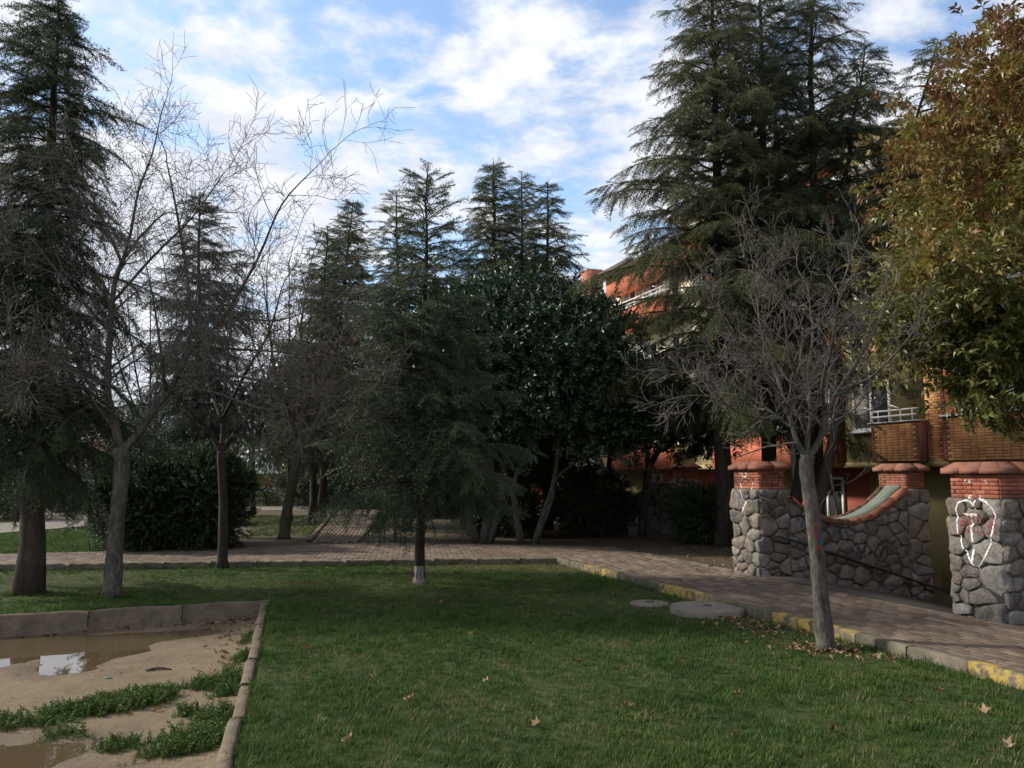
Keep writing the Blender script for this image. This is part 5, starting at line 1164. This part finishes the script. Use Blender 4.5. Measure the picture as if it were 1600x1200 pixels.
# trees far behind that close the horizon
FT = 'trees on the far side of the park'
far = [(-130, 40, 5.5, 3.2, 'far dark tree beyond the brownish purple shrub'), (20, 44, 6.0, 3.4, 'far dark tree behind the sunlit paths'), (150, 48, 5.4, 3.6, 'far dark tree over the pink wall'), (270, 42, 5.6, 3.0, 'far dark tree behind the hedge shrubs'), (390, 46, 6.2, 3.2, 'far dark tree behind the thin leafless trees'), (480, 44, 6.4, 3.0, 'far dark tree behind the slender pale trunk'), (570, 40, 6.2, 2.8, 'far dark tree above the back path'), (660, 38, 6.6, 3.0, 'far dark tree behind the young cedar'), (740, 36, 6.2, 2.6, 'far dark tree behind the magnolia stems'), (820, 34, 5.6, 2.4, 'far dark tree next to the coral house')]
for i, (px, d, h, r, lab) in enumerate(far):
    p = P3(px, 740, d); b = np.array([p[0], d, .075])
    leafy('distant_tree', lab, 'tree', b, [([b, b + [.05, 0, h * .3], b + [0, 0, h * .5]], .2)], [(b + [0, 0, h * .56], (r, r, h * .44), 95)], 'magnolia', 300 + i * 3, 'bark_dark', FT, .95, 34, .45)

# ------------------------------------------------------------------ grass
def lawn_grass():
    rg = np.random.RandomState(77); n = 185000; x = rg.uniform(-14, 8, n); y = 3.2 + 12.8 * rg.rand(n) ** 1.15
    ins = in_poly(x, y, LAWN); ins &= (np.abs(x) < y * .66 + 1.2); d = np.hypot(x, y); dens = np.clip((6.5 / np.maximum(d, 3)) ** 1.2, .25, 1)
    pat = wob(x, y, .9, 5) + .6 * wob(x, y, 2.5, 6)
    bald = np.zeros(n)
    for (px, py, r) in ((760, 885, 1.2), (860, 887, .9), (960, 1010, .35), (1060, 960, .5), (1290, 1018, .42), (1240, 985, .5), (1000, 945, .4), (1350, 1030, .45), (60, 915, .9), (150, 880, 1.), (1180, 975, .5)):
        g = G(px, py); bald = np.maximum(bald, np.exp(-((x - g[0]) ** 2 + ((y - g[1]) * .8) ** 2) / r ** 2))
    k = ins & (rg.rand(n) < dens * np.clip(.97 + .4 * pat - 1.05 * bald, .03, 1))
    k &= (np.hypot(x - MH1[0], y - MH1[1]) > .44) & (np.hypot(x - MH2[0], y - MH2[1]) > .19)
    x, y, pat = x[k], y[k], pat[k]; n = len(x); s = np.clip(.76 + .34 * pat + rg.normal(size=n) * .2, .35, 1.5); s[rg.rand(n) < .03] *= 1.5
    o = scatter('grass', 'grass', SP['grass'], np.stack([x, y, np.zeros(n)], 1), np.stack([rg.normal(size=n) * .12, rg.normal(size=n) * .12, rg.uniform(0, 6.28, n)], 1), s, None, 1)
    o['label'] = 'short green winter grass covering the front lawn'; o['category'] = 'grass'
    m = 6000; x = rg.uniform(-6, 6, m); y = rg.uniform(3.5, 15, m); k = in_poly(x, y, LAWN) & (np.abs(x) < y * .66 + .5); x, y = x[k], y[k]; n = len(x)
    k = (wob(x, y, .9, 5) + .6 * wob(x, y, 2.5, 6) < .15); x, y = x[k], y[k]
    for (px, py, r, c) in ((760, 886, .9, 260), (860, 888, .7, 240), (960, 1010, .22, 60), (1060, 975, .25, 50), (1250, 1005, .3, 60), (690, 1120, .2, 30), (1010, 1120, .25, 40), (120, 905, .8, 160)):
        g = G(px, py); x = np.append(x, g[0] + rg.normal(size=c) * r); y = np.append(y, g[1] + rg.normal(size=c) * r * .45)
    k = in_poly(x, y, LAWN) & (np.hypot(x - MH1[0], y - MH1[1]) > .46); x, y = x[k], y[k]; n = len(x)
    o = scatter('dry_grass', 'drygrass', SP['drygrass'], np.stack([x, y, np.zeros(n)], 1), np.stack([np.zeros(n), np.zeros(n), rg.uniform(0, 6.28, n)], 1), rg.uniform(.6, 1.3, n), None, 2)
    o['label'] = 'withered straw coloured grass mixed into the front lawn'; o['category'] = 'grass'
    # longer clumps
    P = []
    for (px, py, r, c) in ((1330, 1075, .35, 60), (1400, 1130, .4, 60), (560, 1010, .3, 40), (1120, 930, .12, 14), (1095, 925, .12, 12), (1115, 932, .1, 10), (430, 1000, .3, 30), (600, 880, .6, 50), (520, 884, .6, 50)):
        g = G(px, py); P += [(g[0] + rg.normal() * r * .6, g[1] + rg.normal() * r * .5, 0) for _ in range(c)]
    for a, b, k in ((SD(-13.8, 5.70), SD(-3.5, 5.70), 330), (KB - [0, .07], NL2 - [0, .07], 520), (PIT0 - dl * .06, PIT0 - dl * .06 + ds * 7, 260), (PIT0 - ds * .09, PE_L - ds * .09, 160)):
        for _ in range(k):
            q = np.array(a[:2]) + (np.array(b[:2]) - np.array(a[:2])) * rg.rand()
            if wob(q[0], q[1], 2.2, 9) > -.25: P.append((q[0] + rg.normal() * .02, q[1] - abs(rg.normal()) * .03, 0))
    for g, r, k in ((K1b, .24, 26), (G(175, 935), .17, 22), (K6b, .12, 14), (G(347, 890), .13, 14)):
        for _ in range(k): a = rg.uniform(0, 6.28); P.append((g[0] + r * math.cos(a), g[1] + r * math.sin(a), 0))
    P = np.array(P); P = P[in_poly(P[:, 0], P[:, 1], LAWN) & (np.hypot(P[:, 0] - MH1[0], P[:, 1] - MH1[1]) > .46)]; n = len(P)
    o = scatter('long_grass', 'grass_long', SP['grass_long'], P, np.stack([rg.normal(size=n) * .15, rg.normal(size=n) * .15, rg.uniform(0, 6.28, n)], 1), rg.uniform(.45, 1.05, n), None, 3)
    o['label'] = 'longer dark green clumps of grass on the front lawn'; o['category'] = 'grass'
    # lawns behind the path
    x, y = [], []
    for pl, dn in ((BL, 160), (BL2, 45), (BL3, 25)):
        a = np.array(pl); lo, hi = a.min(0), a.max(0); m = int((hi[0] - lo[0]) * (hi[1] - lo[1]) * dn); m = min(m, 9000); xx = rg.uniform(lo[0], hi[0], m); yy = rg.uniform(lo[1], hi[1], m); k = in_poly(xx, yy, pl); x.append(xx[k]); y.append(yy[k])
    x, y = np.concatenate(x), np.concatenate(y); n = len(x)
    o = scatter('back_grass', 'grass', SP['grass'], np.stack([x, y, np.full(n, .08)], 1), np.stack([rg.normal(size=n) * .12, rg.normal(size=n) * .12, rg.uniform(0, 6.28, n)], 1), rg.uniform(.9, 1.7, n), None, 5)
    o['label'] = 'sunlit bright grass on the lawns behind the path'; o['category'] = 'grass'
lawn_grass()
# weeds in the sandpit
def weeds(label, spots, seed, lab2=None):
    rg = np.random.RandomState(seed); P = []
    for (px, py, rx, ry, n) in spots:
        g = G(px, py, SZ); P += [(g[0] + rg.normal() * rx, g[1] + rg.normal() * ry) for _ in range(n)]
    P = np.array([p for p in P if bool(in_poly(p[0], p[1], [PIT0 + ds * .05 + dl * .12, PE_S + dl * .12, PE_S + dl * 8, PE_L + ds * .1]))])
    P = np.array([(p[0], p[1], SANDZ(p[0], p[1]) - .005) for p in P]); n = len(P); c = P.mean(0)
    t = thing('weed_clump', label, 'weed', (c[0], c[1], P[:, 2].min()), 'weeds in the sandpit')
    ax = rg.normal(size=(n, 3)) * .5 + [0, 0, 1.]; scatter('foliage', 'weed', SP['weed'], P, eul(ax, rg.uniform(-2, 2, n)), rg.uniform(.5, 1.25, n), t, seed)
    k = rg.choice(n, n // 3); Q = P[k] + rg.normal(size=(len(k), 3)) * [.03, .03, 0]; scatter('blades', 'grass', SP['grass'], Q, np.stack([np.zeros(len(k)), np.zeros(len(k)), rg.uniform(0, 6, len(k))], 1), rg.uniform(.7, 1.3, len(k)), t, seed)
weeds('thick green weed clump in the middle of the sandpit', [(160, 1115, .12, .07, 390), (205, 1105, .12, .07, 442), (240, 1098, .06, .05, 182), (110, 1122, .10, .06, 156), (75, 1135, .08, .05, 65)], 1)
weeds('bright weed clump at the sandpit kerb nearest the dead leaves', [(330, 1165, .13, .11, 442), (290, 1175, .1, .08, 286), (350, 1135, .08, .10, 234), (260, 1185, .07, .06, 104)], 2)
weeds('sparse weeds growing along the sandpit kerb', [(330, 1083, .1, .05, 182), (370, 1075, .07, .10, 182), (385, 1040, .04, .15, 156), (390, 1010, .03, .1, 52), (360, 1095, .06, .05, 78)], 3)
weeds('tiny scattered weeds beside the thick clump', [(185, 1172, .09, .05, 67), (300, 1125, .08, .04, 52), (5, 1140, .06, .06, 62), (100, 1150, .1, .05, 36)], 4)
# fallen leaves
def litter():
    rg = np.random.RandomState(12); P = []
    def blob(px, py, rx, ry, n, z): g = G(px, py, z); P.extend([(g[0] + rg.normal() * rx, g[1] + rg.normal() * ry, z) for _ in range(n)])
    for s in np.linspace(0, 3.2, 200):
        q = PIT0 + dl * (s + .1) + ds * (.14 + abs(rg.normal()) * .10 * math.exp(-s * .5)); w = math.exp(-s * .7)
        if rg.rand() < w + .1: P.append((q[0], q[1], SANDZ(q[0], q[1]) + .004))
    for s in np.linspace(0, 4, 260):
        q = PIT0 + ds * (s + .1) + dl * (.16 + abs(rg.normal()) * .22)
        if rg.rand() < .5: P.append((q[0], q[1], SANDZ(q[0], q[1]) + .004))
    blob(1230, 985, .35, .25, 170, .012); blob(1280, 1012, .22, .14, 130, .012); blob(1350, 1025, .3, .14, 80, .012); blob(1180, 968, .25, .2, 60, .012); blob(960, 880, .6, .4, 30, .012); blob(760, 885, 1.2, .4, 60, .012)
    for _ in range(420):
        x, y = rg.uniform(-8, 5), rg.uniform(16.5, 22); P.append((x, y, .085))
    for _ in range(260):
        s, D = rg.uniform(-15, -11), rg.uniform(7.7, 10.6); q = SD(s, D, .085); P.append(tuple(q))
    for _ in range(60):
        s, D = rg.uniform(-13, -5), rg.uniform(5.8, 7.5); q = SD(s, D, .108); P.append(tuple(q))
    for _ in range(500):
        q = PIT0 + ds * rg.uniform(.2, 6) + dl * abs(rg.normal()) * 2.2; z = SANDZ(q[0], q[1])
        if z > SZ + .004: P.append((q[0], q[1], z + .002))
    P = np.array(P); n = len(P); o = scatter('leaf_litter', 'litter', SP['litter'], P, np.stack([rg.normal(size=n) * .25, rg.normal(size=n) * .25, rg.uniform(0, 6.28, n)], 1), np.where(np.arange(n) > n - 420, rg.uniform(.1, .3, n), rg.uniform(.4, 1.0, n)), None, 7)
    o['label'] = 'dry brown leaf litter along kerbs and under the trees'; o['category'] = 'leaves'
    m = MB(); r = 7; base = []
    ang = np.linspace(0, 2 * math.pi, 11)[:-1]; rad = [.05, .028, .045, .025, .04, .022, .04, .025, .045, .028]
    vs = [(0, 0, .012)] + [(q * math.cos(a), q * math.sin(a), .012 + .02 * (i % 2 == 0) + .012 * math.sin(3 * a)) for i, (q, a) in enumerate(zip(rad, ang))]
    m.add(vs, [(0, i + 1, (i + 1) % 10 + 1) for i in range(10)]); me = m.mesh('fallen_leaf', 'dry_leaf')
    for (px, py) in ((583, 1063), (760, 1070), (838, 1138), (1022, 967), (1152, 1090), (545, 1165), (690, 945), (735, 995), (1380, 1018), (1420, 1105), (1540, 1120), (1575, 1172), (1470, 1085), (1150, 1160), (900, 1040), (640, 1100), (480, 1020), (980, 1110), (1300, 1150), (870, 905), (1060, 1040), (500, 960)):
        g = G(px, py); o = bpy.data.objects.new('fallen_leaf', me); COL.objects.link(o); o.location = (g[0], g[1], .03); o.rotation_euler = (rg.normal() * .35, rg.normal() * .35, rg.uniform(0, 6.28)); s = rg.uniform(.6, 1.25); o.scale = (s, s, s)
        o['label'] = 'single curled brown leaf lying on the front lawn'; o['category'] = 'leaf'; o['group'] = 'single leaves on the lawn'
    def rock(label, px, py, r, mat, name='pebble'):
        g = G(px, py, SZ); z = SANDZ(g[0], g[1]); m = MB(); rr = np.random.RandomState(px); k = 8; vs = [(g[0], g[1], z - r * .3)]
        for q, h in ((.85, -.1), (1., .15), (.75, .42)): vs += [(g[0] + r * q * math.cos(6.283 * i / k) * rr.uniform(.85, 1.15), g[1] + .8 * r * q * math.sin(6.283 * i / k) * rr.uniform(.85, 1.15), z + r * h) for i in range(k)]
        vs.append((g[0], g[1], z + r * .5)); fs = [(0, 1 + (i + 1) % k, 1 + i) for i in range(k)] + [(1 + l * k + i, 1 + l * k + (i + 1) % k, 1 + (l + 1) * k + (i + 1) % k, 1 + (l + 1) * k + i) for l in range(2) for i in range(k)] + [(1 + 2 * k + i, 1 + 2 * k + (i + 1) % k, 1 + 3 * k) for i in range(k)]
        m.add(vs, fs); o = m.build(name, mat, None, True); o['label'] = label; o['category'] = 'stone'
    rock('pale pebble lying on the bare sand', 168, 1066, .035, 'green_cement'); rock('small reddish stone against the sandpit kerb', 378, 1072, .03, 'cap_brick'); rock('dark pebble near the front puddle', 80, 1118, .02, 'mortar'); rock('flat pale stone at the puddle edge', 150, 1009, .05, 'mortar')
    m = MB(); a = G(228, 1055, SZ); zz = SANDZ(a[0], a[1]); m.tube([(a[0], a[1], zz + .01), (a[0] + .1, a[1] + .03, zz + .025), (a[0] + .22, a[1] + .02, zz + .012)], [.012, .014, .006], 5); o = m.build('broken_twig', 'bark_grey'); o['label'] = 'short broken twig on the sand near the puddle'; o['category'] = 'twig'
litter()
